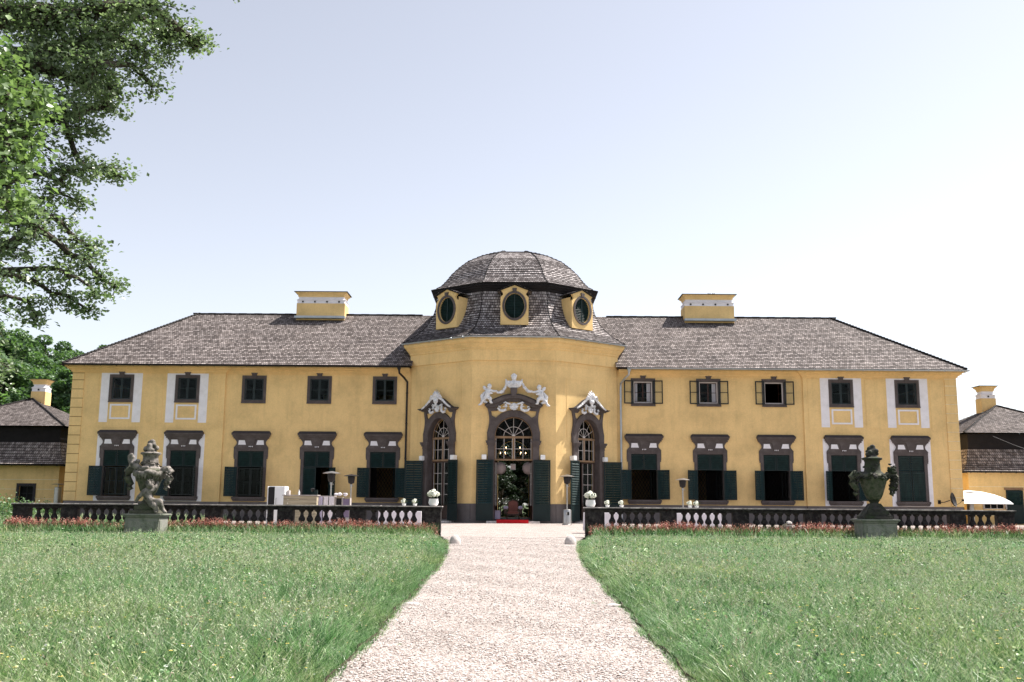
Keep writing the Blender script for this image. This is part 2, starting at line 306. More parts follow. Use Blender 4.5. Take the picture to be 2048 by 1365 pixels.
def mesh_np(name, V, F, mat, mi=None):
    """V (n,3), F (m,k) constant k"""
    me = bpy.data.meshes.new(name); m, k = F.shape
    me.vertices.add(len(V)); me.vertices.foreach_set('co', np.ascontiguousarray(V, dtype=np.float32).ravel())
    me.loops.add(m*k); me.loops.foreach_set('vertex_index', F.astype(np.int32).ravel())
    me.polygons.add(m); me.polygons.foreach_set('loop_start', np.arange(0, m*k, k, dtype=np.int32)); me.polygons.foreach_set('loop_total', np.full(m, k, dtype=np.int32))
    for q in (mat if isinstance(mat, (list, tuple)) else [mat]): me.materials.append(q)
    if mi is not None: me.polygons.foreach_set('material_index', mi.astype(np.int32))
    me.update(calc_edges=True); return me
_mc = [0]
def meta(elems, res=0.03, name='blob', thr=0.6, stretch=(1, 1, 1)):
    """continuous organic surface from ball elements [(x,y,z,r)]; returns MB"""
    _mc[0] += 1
    mbd = bpy.data.metaballs.new('mb%dx' % _mc[0]); mbd.resolution = res; mbd.render_resolution = res; mbd.threshold = thr
    for e in elems:
        el = mbd.elements.new(); el.co = (e[0]*10, e[1]*10, e[2]*10); el.radius = e[3]*1.55*10; el.stiffness = 2.0
    mbd.resolution = mbd.render_resolution = res*10
    o = bpy.data.objects.new('mb%dx' % _mc[0], mbd); COL.objects.link(o)
    dg = bpy.context.evaluated_depsgraph_get(); dg.update()
    me = bpy.data.meshes.new_from_object(o.evaluated_get(dg)); b = MB()
    b.add([(v.co[0]/10, v.co[1]/10, v.co[2]/10) for v in me.vertices], [list(p.vertices) for p in me.polygons])
    bpy.data.objects.remove(o); bpy.data.metaballs.remove(mbd); bpy.data.meshes.remove(me)
    return b
def limb(p, q, r0, r1, n=None):
    p, q = Vector(p), Vector(q); L = (q-p).length; n = n or max(2, int(L/(0.6*max(r0, r1)))+1)
    return [(*(p.lerp(q, i/(n-1))), r0+(r1-r0)*i/(n-1)) for i in range(n)]
def chain(pts, rs):
    e = []
    for i in range(len(pts)-1): e += limb(pts[i], pts[i+1], rs[i], rs[i+1])
    return e
# ------------------------------------------------------------------ camera
F_PX = 1991.0; TH = math.atan(0.1645); ROLL = 0.0075; YAW = 0.0023; EYE = 1.0
cam = bpy.data.cameras.new('camera'); cam.sensor_width = 36.0; cam.lens = F_PX*36/2048; cam.clip_end = 3000; cam.clip_start = 0.05
co = bpy.data.objects.new('camera', cam); COL.objects.link(co); scene.camera = co
CM = Matrix.Rotation(YAW, 4, 'Z') @ Matrix.Rotation(math.pi/2+TH, 4, 'X') @ Matrix.Rotation(ROLL, 4, 'Z')
co.matrix_world = Matrix.Translation((0, 0, EYE)) @ CM
def at(px, py, Y):
    d = CM.to_3x3() @ Vector(((px-1024)/F_PX, -(py-682.5)/F_PX, -1)); k = Y/d.y
    return Vector((d.x*k, Y, d.z*k+EYE))
# ------------------------------------------------------------------ light
w = bpy.data.worlds.new('World'); scene.world = w; w.use_nodes = True
nt = w.node_tree; nt.nodes.clear()
sky = N(nt, 'ShaderNodeTexSky', sky_type='NISHITA', sun_disc=False, sun_elevation=math.asin(SUN.z), sun_rotation=math.atan2(SUN.x, SUN.y), altitude=400.0, air_density=1.0, dust_density=1.3, ozone_density=1.0)
hs = N(nt, 'ShaderNodeHueSaturation', i_Hue=0.510, i_Saturation=0.40, i_Value=1.0); nt.links.new(sky.outputs[0], hs.inputs['Color'])
bg = N(nt, 'ShaderNodeBackground', i_Strength=0.103)
ow = N(nt, 'ShaderNodeOutputWorld'); nt.links.new(hs.outputs[0], bg.inputs[0]); nt.links.new(bg.outputs[0], ow.inputs[0])
sl = bpy.data.lights.new('sun', 'SUN'); sl.energy = 5.0; sl.angle = R(0.5); sl.color = (1.0, 0.95, 0.88)
so = bpy.data.objects.new('sun', sl); COL.objects.link(so); so.rotation_euler = (-SUN).to_track_quat('-Z', 'Y').to_euler(); so.location = (20, 20, 60)
scene.view_settings.view_transform = 'Standard'; scene.view_settings.look = 'None'; scene.view_settings.gamma = 1.0; scene.view_settings.exposure = 1.02
# ================================================================== SETTING
def gz(y):
    """terrain height: the meadow falls gently from the terrace towards the camera"""
    if y >= 27: return 0.0
    t = 27-y
    return -0.0185*t*t/8 if t < 4 else -0.0185*(t-2)
def half_w(y):
    """half width of the gravel path"""
    if y < 18: return 1.33+0.02*math.sin(y*1.7)
    t = (y-18)/(31.0-18); return 1.33+0.80*min(1, max(0, t))**1.6
def hill_z(x, y):
    a = max(0.0, min(1.0, (y-95)/90)); b = max(0.0, min(1.0, (-x-22)/30))
    return 13*(a*a*(3-2*a))*(b*b*(3-2*b))
def grid_sheet(name, xs, ys, fz, mat, label=None, kind='structure'):
    V = np.array([(x, y, fz(x, y)) for y in ys for x in xs]); nx = len(xs)
    F = np.array([(j*nx+i, j*nx+i+1, (j+1)*nx+i+1, (j+1)*nx+i) for j in range(len(ys)-1) for i in range(nx-1)])
    return tag(inst(name, mesh_np(name, V, F, mat)), label, kind=kind)
xs = sorted(set([-1500, -800, -400, -200, -120, 120, 200, 400, 800, 1500]+[round(v, 2) for v in np.arange(-90, 91, 4.0)]))
ys = sorted(set([-60, -20, 240, 300, 450, 800, 1500, 2600]+[round(v, 2) for v in np.arange(-4, 40, 1.0)]+[round(v, 2) for v in np.arange(40, 220, 5.0)]))
grid_sheet('ground', xs, ys, lambda x, y: gz(y)+(hill_z(x, y) if y > 90 else 0)-0.03-(0.05 if abs(x) < 1.0 and y < 31 else 0), M['turf'], 'short turf and bare earth under the tall meadow grass')
# gravel path
mb = MB(); yy = list(np.arange(-3, 31.7, 0.35)); nseg = 10
for j, y in enumerate(yy):
    w_ = half_w(y)
    for i in range(nseg+1):
        t = -1+2*i/nseg; e = 0.035*math.sin(y*5.1+t*3)*(abs(t) > 0.95)
        mb.v.append((t*w_+e, y, gz(y)+0.012+0.02*(1-t*t)+0.006*math.sin(3*y+5*t)))
for j in range(len(yy)-1):
    for i in range(nseg):
        a = j*(nseg+1)+i; mb.f.append([a, a+1, a+nseg+2, a+nseg+1]); mb.uv.append(None); mb.mi.append(0)
tag(obj('path', mb, M['gravel'], smooth=True), 'pale gravel path running up to the middle door', kind='structure')
# gravel terrace
mb = MB(); mb.add([(-15.6, 31.55, 0.008), (15.8, 31.55, 0.008), (15.8, 58.25, 0.008), (-15.6, 58.25, 0.008)], [(0, 1, 2, 3)])
mb.add([(-30, 44, 0.004), (-15.6, 44, 0.004), (-15.6, 58.1, 0.004), (-30, 58.1, 0.004)], [(0, 1, 2, 3)])
mb.add([(15.8, 40, 0.004), (40, 40, 0.004), (40, 62.0, 0.004), (15.8, 62.0, 0.004)], [(0, 1, 2, 3)])
tag(obj('terrace', mb, M['gravel']), 'pale gravel terrace behind the balustrades', kind='structure')
# cut soil lip along the path's edges
mb = MB()
for s in (-1, 1):
    A = []; 
    yy2 = list(np.arange(-3, 29.0, 0.25))
    for y in yy2:
        w_ = half_w(y)+0.01+0.02*math.sin(y*4.3+s)+0.012*math.sin(y*13)
        A.append((s*w_, y, gz(y)+0.0)); A.append((s*(w_+0.01), y, gz(y)+0.04+0.01*math.sin(y*9))); A.append((s*(w_+0.10), y, gz(y)-0.035))
    o = len(mb.v); mb.add(A, [(3*i+k, 3*i+k+1, 3*i+k+4, 3*i+k+3) for i in range(len(yy2)-1) for k in (0, 1)])
tag(obj('soil_edge', mb, M['soil']), 'dark cut soil edge between gravel path and grass', kind='structure')

# ================================================================== PALACE
WY = 58.3; TH_W = 0.45
palace = thing('country_house', 'long yellow baroque palace with shingled hip roof and domed central pavilion', 'palace', (0, 58, 0))
PF = Vector((0, 55.4)); ANG = math.atan2(2.8, 3.69)
OCT = [(-6.04, 58.2), (-2.35, 55.4), (2.35, 55.4), (6.04, 58.2)]
def octd(d):
    """octagon of the pavilion offset inwards by d (front, then back mirrored about y=62)"""
    a = 2.35-0.337*d; f = 55.4+d; b = 6.04-d; g = 58.2+0.5*d
    return [(-b, g), (-a, f), (a, f), (b, g), (b, 124-g), (a, 124-f), (-a, 124-f), (-b, 124-g)]
def ring_profile(mb, prof, closed=True, edges=range(8)):
    """skin a profile [(d,z)] around the octagon"""
    for (d0, z0), (d1, z1) in zip(prof[:-1], prof[1:]):
        P, Q = octd(d0), octd(d1)
        for i in edges:
            j = (i+1) % 8
            mb.add([(*P[i], z0), (*P[j], z0), (*Q[j], z1), (*Q[i], z1)], [(0, 1, 2, 3)])
def wall_panel(mb, x0, x1, z0, z1, holes, y=0.0, depth=TH_W):
    """front sheet at y with rectangular (x0,x1,z0,z1) or arched (x0,x1,z0,zs,rise) holes and reveals"""
    H = [(h[0], h[1], h[2], h[3]+(h[4] if len(h) > 4 else 0)) for h in holes]
    X = sorted({x0, x1, *[h[0] for h in H], *[h[1] for h in H]}); Z = sorted({z0, z1, *[h[2] for h in H], *[h[3] for h in H]})
    for i in range(len(X)-1):
        for j in range(len(Z)-1):
            cx, cz = (X[i]+X[i+1])/2, (Z[j]+Z[j+1])/2
            if any(h[0] < cx < h[1] and h[2] < cz < h[3] for h in H): continue
            mb.add([(X[i], y, Z[j]), (X[i+1], y, Z[j]), (X[i+1], y, Z[j+1]), (X[i], y, Z[j+1])], [(0, 1, 2, 3)])
    for h in holes:
        a, b, c, d = h[:4]; e = y+depth
        mb.add([(a, y, c), (a, e, c), (a, e, d), (a, y, d)], [(0, 1, 2, 3)]); mb.add([(b, y, c), (b, e, c), (b, e, d), (b, y, d)], [(0, 1, 2, 3)])
        mb.add([(a, y, c), (b, y, c), (b, e, c), (a, e, c)], [(0, 1, 2, 3)])
        if len(h) > 4:
            n = 20; r = (b-a)/2; cx = (a+b)/2; top = d+h[4]
            P = [(cx-r*math.cos(math.pi*k/n), d+h[4]*math.sin(math.pi*k/n)) for k in range(n+1)]
            for p, q in zip(P[:-1], P[1:]):
                mb.add([(p[0], y, p[1]), (q[0], y, q[1]), (q[0], y, top), (p[0], y, top)], [(0, 1, 2, 3)])
                mb.add([(p[0], y, p[1]), (q[0], y, q[1]), (q[0], e, q[1]), (p[0], e, p[1])], [(0, 1, 2, 3)])
        else: mb.add([(a, y, d), (b, y, d), (b, e, d), (a, e, d)], [(0, 1, 2, 3)])
XW = [7.6, 11.45, 15.3, 19.2, 23.08]
PL = 1.05
# --- walls of the wings (plinth below, end bays 0.1 m proud)
for s in (-1, 1):
    mb = MB(); pb = MB()
    for (xa, xb, yw, bays) in ((5.9, 16.98, 0.0, (0, 1, 2)), (16.98, 25.95, -0.1, (3, 4))):
        a, b = (xa, xb) if s > 0 else (-xb, -xa)
        holes = []; ph = []
        for k in bays:
            cx = s*XW[k]
            holes.append((cx-0.56, cx+0.56, 6.95, 8.24))
            door = (s < 0 and k == 1)
            holes.append((cx-0.76, cx+0.76, PL if door else 1.34, 3.99))
            if door: ph.append((cx-0.76, cx+0.76, 0.12, PL))
        wall_panel(mb, a, b, PL, 8.95, holes, y=WY+yw)
        wall_panel(pb, a, b, -0.05, PL, ph, y=WY+yw-0.04)
        pb.add([(a, WY+yw-0.04, PL), (b, WY+yw-0.04, PL), (b, WY+yw, PL), (a, WY+yw, PL)], [(0, 1, 2, 3)])
    xe = s*25.95; xs_ = s*16.98
    mb.add([(xs_, WY-0.1, PL), (xs_, WY, PL), (xs_, WY, 8.95), (xs_, WY-0.1, 8.95)], [(0, 1, 2, 3)])
    mb.add([(xe, WY-0.1, PL), (xe, 69.8, PL), (xe, 69.8, 8.95), (xe, WY-0.1, 8.95)], [(0, 1, 2, 3)])
    mb.add([(xe, 69.8, PL), (s*5.9, 69.8, PL), (s*5.9, 69.8, 8.95), (xe, 69.8, 8.95)], [(0, 1, 2, 3)])
    pb.add([(xe+s*0.04, WY-0.14, -0.05), (xe+s*0.04, 69.84, -0.05), (xe+s*0.04, 69.84, PL), (xe+s*0.04, WY-0.14, PL)], [(0, 1, 2, 3)])
    pb.add([(xe, 69.8, -0.05), (s*5.9, 69.8, -0.05), (s*5.9, 69.8, PL), (xe, 69.8, PL)], [(0, 1, 2, 3)])
    obj('wall', mb, M['yellow'], palace); obj('plinth', pb, M['plinth'], palace)
    # cornice under the eaves: stepped mouldings, returned round the end
    mb = MB()
    for (p, z0, z1) in ((0.05, 8.50, 8.56), (0.12, 8.56, 8.66), (0.20, 8.66, 8.72), (0.30, 8.72, 8.82), (0.40, 8.82, 8.90)):
        for (xa, xb, yw) in ((6.15, 16.98-p, 0.0), (16.98-p, 25.95+p, -0.1)):
            a, b = (xa, xb) if s > 0 else (-xb, -xa)
            mb.box(a, b, WY+yw-p, WY+yw+0.05, z0, z1)
        a, b = sorted((s*25.9, s*(25.95+p))); mb.box(a, b, WY-0.05, 69.8, z0, z1)
    obj('cornice', mb, M['yellow'], palace)
    # raised plaster fields, quoins and grooves of the end bays
    mb = MB(); Yw = WY-0.1
    def fld(x0, x1, z0, z1, t=0.022):
        a, b = sorted((s*x0, s*x1)); mb.box(a, b, Yw-t, Yw+0.01, z0, z1)
    fld(20.62, 21.66, 5.55, 8.42); fld(20.70, 21.58, 1.3, 4.9)
    for x0, x1 in ((17.25, 17.85), (24.42, 25.12)): fld(x0, x1, 5.42, 8.45, 0.018)
    fld(17.25, 25.15, 5.28, 5.40, 0.015)
    obj('plaster_field', mb, M['yellow'], palace)
    qb = MB(); z = PL
    while z < 8.4:
        zt = min(z+0.54, 8.48)
        a, b = sorted((s*25.30, s*25.99)); qb.box(a, b, Yw-0.05, Yw+0.01, z+0.02, zt-0.02)
        a2, b2 = sorted((s*25.9, s*25.99)); qb.box(a2, b2, Yw+0.012, Yw+0.75, z+0.02, zt-0.02)
        qb.cur = 1; qb.box(a, b, Yw-0.03, Yw+0.008, zt-0.022, zt+0.022); qb.cur = 0
        z += 0.54
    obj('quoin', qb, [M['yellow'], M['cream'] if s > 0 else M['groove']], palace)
# --- pavilion walls with three arched portals
PORT = {0: dict(r=1.06, rise=1.10, zs=4.74), 1: dict(r=0.80, rise=1.08, zs=4.76)}
FAC = [((-4.195, 56.8), -ANG, 2.316, 1), ((0, 55.4), 0.0, 2.35, 0), ((4.195, 56.8), ANG, 2.316, 1)]
DL = 0.18   # door sill height
mb = MB(); pb = MB()
for (c, a, hw, k) in FAC:
    p = PORT[k]; m4 = Matrix.Translation((c[0], c[1], 0)) @ Matrix.Rotation(a, 4, 'Z')
    st = len(mb.v); wall_panel(mb, -hw, hw, PL, 9.02, [(-p['r'], p['r'], PL, p['zs'], p['rise'])], depth=0.55); mb.xf(m4, st)
    st = len(pb.v); wall_panel(pb, -hw, hw, -0.05, PL, [(-p['r'], p['r'], DL, PL)], y=-0.03, depth=0.58)
    for x0, x1 in ((-hw, -p['r']), (p['r'], hw)): pb.add([(x0, -0.03, PL), (x1, -0.03, PL), (x1, 0, PL), (x0, 0, PL)], [(0, 1, 2, 3)])
    pb.xf(m4, st)
B8 = octd(0)
for i in (3, 4, 6, 7):
    P, Q = B8[i], B8[(i+1) % 8]; mb.add([(*P, 0), (*Q, 0), (*Q, 10.0), (*P, 10.0)], [(0, 1, 2, 3)])
# back wall of the pavilion with garden door
st = len(mb.v); wall_panel(mb, -2.35, 2.35, 0, 10, [(-1.05, 1.05, DL, 4.3, 1.0)], y=68.6, depth=-0.4)
obj('pavilion_wall', mb, M['yellow'], palace); obj('pavilion_plinth', pb, M['plinth'], palace)
mb = MB(); ring_profile(mb, [(0.0, 9.0), (-0.07, 9.0), (-0.07, 9.62), (-0.13, 9.66), (-0.13, 9.74), (-0.20, 9.80), (-0.30, 9.92), (-0.30, 9.98), (-0.36, 10.0), (-0.46, 10.12), (-0.46, 10.26), (0.3, 10.30)])
obj('pavilion_cornice', mb, M['yellow'], palace)
# recessed outline fields on the pavilion facets
mb = MB()
for (c, a, hw, k) in FAC:
    m4 = Matrix.Translation((c[0], c[1], 0)) @ Matrix.Rotation(a, 4, 'Z'); st = len(mb.v); w_ = 1.68 if k == 0 else 1.55
    for x0, x1, z0, z1 in ((-w_, w_, 8.02, 8.045), (-w_, -w_+0.025, 4.75, 8.02), (w_-0.025, w_, 4.75, 8.02)): mb.box(x0, x1, -0.012, 0.01, z0, z1)
    mb.box(-hw, hw, -0.02, 0.01, 8.78, 8.84)
    mb.xf(m4, st)
obj('plaster_moulding', mb, M['yellow'], palace)
# plastered inner skin of the pavilion hall
mb = MB()
for (c, a, hw, k) in FAC:
    p = PORT[k]; m4 = Matrix.Translation((c[0], c[1], 0)) @ Matrix.Rotation(a, 4, 'Z'); st = len(mb.v)
    wall_panel(mb, -hw+0.2, hw-0.2, DL, 8.6, [(-p['r']-0.01, p['r']+0.01, DL, p['zs'], p['rise']+0.01)], y=0.56, depth=0.01); mb.xf(m4, st)
wall_panel(mb, -2.3, 2.3, DL, 8.6, [(-1.06, 1.06, DL, 4.3, 1.01)], y=68.15, depth=0.04)
B9 = octd(0.08)
for i in (3, 4, 6): P, Q = B9[i], B9[(i+1) % 8]; mb.add([(*P, DL), (*Q, DL), (*Q, 8.6), (*P, 8.6)], [(0, 1, 2, 3)])
P, Q = B9[7], B9[0]; mb.add([(*P, DL), (*Q, DL), (*Q, 8.6), (*P, 8.6)], [(0, 1, 2, 3)])
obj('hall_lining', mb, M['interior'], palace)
# interior shell: floors, ceilings, partitions (dim rooms behind the openings)
mb = MB(); mb.box(-25.8, 25.8, 58.86, 69.7, 0.03, 0.12); mb.prism_xy([(p[0]*0.985, p[1]+0.02 if p[1] < 62 else p[1]-0.05) for p in octd(0.0)], 0.121, DL)
obj('floor', mb, M['floor'], palace)
mb = MB()
for s in (-1, 1):
    a, b = sorted((s*6.1, s*25.8)); mb.box(a, b, 58.86, 69.6, 4.45, 4.6); mb.box(a, b, 58.8, 69.6, 8.5, 8.6); mb.box(s*6.32-0.05, s*6.32+0.05, 58.80, 69.5, 0.13, 8.49)
    for x in (9.5, 13.4, 17.2, 21.1): mb.box(s*x-0.06, s*x+0.06, 58.86, 69.5, 0.13, 8.45)
mb.prism_xy([(p[0]*0.97, p[1]) for p in octd(0.1)], 8.6, 8.8)
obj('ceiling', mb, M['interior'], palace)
# --- roofs
def patch(mb, bl, br, tl, tr, n, lip=0.035, v0=0.0, rh=0.2, u0=0.0, udir=None):
    """shingle courses between bottom edge bl-br and top edge tl-tr; every course has a raised butt"""
    bl, br, tl, tr = map(Vector, (bl, br, tl, tr))
    ud = (Vector(udir) if udir else (br-bl)).normalized(); nrm = (br-bl).cross(tl-bl) if (tl-bl).length > 1e-6 else (br-bl).cross(tr-bl)
    nrm = nrm.normalized(); 
    if nrm.z < 0: nrm = -nrm
    for i in range(n):
        a, b = i/n, (i+1)/n
        p0, p1 = bl.lerp(tl, a), br.lerp(tr, a); q0, q1 = bl.lerp(tl, b), br.lerp(tr, b)
        P0, P1 = p0+nrm*lip, p1+nrm*lip; Q0, Q1 = q0+nrm*0.004, q1+nrm*0.004
        va, vb = v0+i*rh+0.001, v0+(i+1)*rh-0.001
        U = lambda p: u0+(p-bl).dot(ud)
        mb.add([P0, P1, Q1, Q0], [(0, 1, 2, 3)], [[(U(p0), va), (U(p1), va), (U(q1), vb), (U(q0), vb)]])
        mb.add([p0, p1, P1, P0], [(0, 1, 2, 3)], [[(U(p0), va), (U(p1), va), (U(p1), va+0.01), (U(p0), va+0.01)]])
EZ, RZ, EX, RX, RY = 8.95, 13.17, 26.4, 20.6, 64.0
EYF, EYB = 57.55, 70.45
for s in (-1, 1):
    mb = MB(); n = 38
    # the slopes start a little inside the drum so that they butt against it
    if s > 0:
        patch(mb, (5.95, EYF, EZ), (EX, EYF, EZ), (5.95, RY, RZ), (RX, RY, RZ), n)
        patch(mb, (EX, EYF, EZ), (EX, EYB, EZ), (RX, RY, RZ), (RX, RY, RZ), n)
        patch(mb, (EX, EYB, EZ), (5.95, EYB, EZ), (RX, RY, RZ), (5.95, RY, RZ), n)
    else:
        patch(mb, (-EX, EYF, EZ), (-5.95, EYF, EZ), (-RX, RY, RZ), (-5.95, RY, RZ), n)
        patch(mb, (-EX, EYB, EZ), (-EX, EYF, EZ), (-RX, RY, RZ), (-RX, RY, RZ), n)
        patch(mb, (-5.95, EYB, EZ), (-EX, EYB, EZ), (-5.95, RY, RZ), (-RX, RY, RZ), n)
    # the ridge runs on inside the foot of the dome
    c9 = 9/38; yi = EYF+c9*(RY-EYF); zi = EZ+c9*(RZ-EZ); yo = EYB-c9*(EYB-RY)
    for (ya, yb_) in ((yi, RY), (yo, RY)):
        A_, B_ = (4.3, 5.95) if s > 0 else (-5.95, -4.3)
        patch(mb, (A_, ya, zi), (B_, ya, zi), (A_, yb_, RZ), (B_, yb_, RZ), 29, v0=9*0.2)
    roof = obj('roof', mb, M['shingle'], palace)
    # ridge and hip boards
    mb = MB(); 
    k = 0; x = 6.0
    while x < RX: mb.box(s*x if s > 0 else s*x-0.5, s*x+0.5 if s > 0 else s*x, RY-0.13, RY+0.13, RZ-0.01, RZ+0.05+0.01*(k % 2)); x += 0.5; k += 1
    for ye in (EYF, EYB):
        A, B_ = Vector((s*EX, ye, EZ)), Vector((s*RX, RY, RZ)); m_ = 42
        for i in range(m_):
            p = A.lerp(B_, (i+0.0)/m_); q = A.lerp(B_, (i+1.0)/m_)
            mb.tube([p+Vector((0, 0, 0.06)), q+Vector((0, 0, 0.02))], 0.085, 5)
    obj('ridge_shingles', mb, M['shingle_dome'], roof)
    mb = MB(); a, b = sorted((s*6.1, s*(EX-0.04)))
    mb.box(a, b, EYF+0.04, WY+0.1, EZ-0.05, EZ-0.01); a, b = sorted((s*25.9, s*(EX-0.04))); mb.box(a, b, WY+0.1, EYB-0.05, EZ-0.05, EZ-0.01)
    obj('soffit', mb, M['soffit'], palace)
    # gutter: half round with brackets, along front and round the end
    mb = MB(); zg = EZ-0.02
    def gutter(mb, A, B_, r=0.075):
        A, B_ = Vector(A), Vector(B_); d = (B_-A).normalized(); o_ = Vector((d.y, -d.x, 0))
        pts = [(r*math.cos(t), r*math.sin(t)) for t in np.linspace(math.pi, 2*math.pi, 7)]; inn = [(0.85*p[0], 0.85*p[1]) for p in pts[::-1]]
        loop = pts+inn; n_ = len(loop); vs = [A+o_*p[0]+Vector((0, 0, p[1])) for p in loop]+[B_+o_*p[0]+Vector((0, 0, p[1])) for p in loop]
        mb.add(vs, [(i, (i+1) % n_, (i+1) % n_+n_, i+n_) for i in range(n_)]+[list(range(n_)), [n_+i for i in range(n_)][::-1]])
        L_ = (B_-A).length; k = max(1, int(L_/0.95))
        for i in range(k+1):
            p = A+d*(L_*(i+0.5)/(k+1)); mb.tube([p-o_*0.1+Vector((0, 0, 0.03)), p+o_*0.085+Vector((0, 0, 0.0)), p+o_*0.06+Vector((0, 0, -0.07)), p-o_*0.1+Vector((0, 0, -0.1))], 0.014, 4)
    gutter(mb, (s*6.6, EYF-0.05, zg) if s > 0 else (-EX-0.1, EYF-0.05, zg), (EX+0.1, EYF-0.05, zg) if s > 0 else (-6.6, EYF-0.05, zg))
    gutter(mb, (s*(EX+0.05), EYF-0.1, zg) if s > 0 else (s*(EX+0.05), EYB, zg), (s*(EX+0.05), EYB, zg) if s > 0 else (s*(EX+0.05), EYF-0.1, zg))
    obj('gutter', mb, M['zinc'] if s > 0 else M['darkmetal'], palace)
    # downpipe in the corner between wing and pavilion
    mb = MB(); x = s*6.22
    mb.lathe([(0.05, 0), (0.11, 0.16), (0.11, 0.2)], 8, (s*6.7, EYF-0.05, zg-0.28))
    mb.tube([(s*6.7, EYF-0.05, zg-0.2), (s*6.68, EYF-0.02, zg-0.4), (s*6.45, EYF+0.3, zg-0.62), (x+s*0.05, WY-0.14, zg-0.85), (x+s*0.05, WY-0.14, zg-1.1), (x+s*0.05, WY-0.14, 0.02)], 0.062, 8)
    for z in (1.6, 3.6, 5.6, 7.4): mb.lathe([(0.075, 0), (0.075, 0.05)], 8, (x+s*0.05, WY-0.14, z))
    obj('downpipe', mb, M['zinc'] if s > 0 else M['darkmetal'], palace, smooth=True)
# --- dome: concave skirt, soffit, convex cap
PROF_S = [(-0.5, 10.33), (-0.10, 10.60), (0.25, 10.86), (0.62, 11.22), (0.92, 11.62), (1.16, 12.08), (1.32, 12.6), (1.40, 13.45)]
PROF_C = [(1.02, 13.66), (1.32, 13.80), (1.62, 14.02), (1.90, 14.35), (2.18, 14.76), (2.60, 15.24), (3.15, 15.74), (3.98, 16.22), (4.70, 16.50), (5.22, 16.64)]
def dome(mb, prof, rh=0.16):
    v = 0
    for (d0, z0), (d1, z1) in zip(prof[:-1], prof[1:]):
        P, Q = octd(d0), octd(d1); L_ = math.hypot(d1-d0, z1-z0); n = max(1, round(L_/0.165))
        for i in range(8):
            j = (i+1) % 8
            patch(mb, (*P[i], z0), (*P[j], z0), (*Q[i], z1), (*Q[j], z1), n, 0.045 if d0 < 3.0 else 0.018, v*rh, rh, i*1.7+0.5*math.dist(P[i], P[j]) if False else i*1.7)
        v += n
mb = MB(); dome(mb, PROF_S); dome_lo = obj('dome_skirt', mb, M['shingle_dome'], palace)
mb = MB(); dome(mb, PROF_C)
t_ = octd(5.22); mb.add([(*p, 16.65) for p in t_], [tuple(range(8))], [[(p[0], p[1]) for p in t_]])
dome_hi = obj('dome_roof', mb, M['shingle_dome'], palace)
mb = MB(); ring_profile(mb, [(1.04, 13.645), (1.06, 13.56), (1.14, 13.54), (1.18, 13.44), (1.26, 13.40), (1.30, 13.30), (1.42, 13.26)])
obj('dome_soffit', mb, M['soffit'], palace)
# hip rolls on the dome
for prof in (PROF_S, PROF_C):
    for i in range(8):
        mb = MB()
        pts = [Vector((*octd(d)[i], z+0.03)) for d, z in prof]
        for a, b in zip(pts[:-1], pts[1:]):
            n = max(1, round((b-a).length/0.3))
            for k in range(n): mb.tube([a.lerp(b, k/n)+Vector((0, 0, 0.022)), a.lerp(b, (k+1)/n)-Vector((0, 0, 0.02))], 0.035, 5)
        obj('hip_shingles', mb, M['shingle_dome'], dome_lo if prof is PROF_S else dome_hi)
mb = MB(); E8 = octd(-0.56)
for i in range(8):
    if i == 5: continue
    gutter(mb, (*E8[i], 10.30), (*E8[(i+1) % 8], 10.30), 0.07)
obj('pavilion_gutter', mb, M['zinc'], palace)
# lead flashing where the drum meets the wing roofs
for s in (-1, 1):
    P = [(EYF+t*(RY-EYF), EZ+t*(RZ-EZ)) for t in (0.12, 0.22)]; mb = MB()
    mb.tube([(s*6.1, P[0][0], P[0][1]+0.03), (s*6.1, P[1][0], P[1][1]+0.03)], 0.05, 5); obj('flashing', mb, M['zinc'], palace)
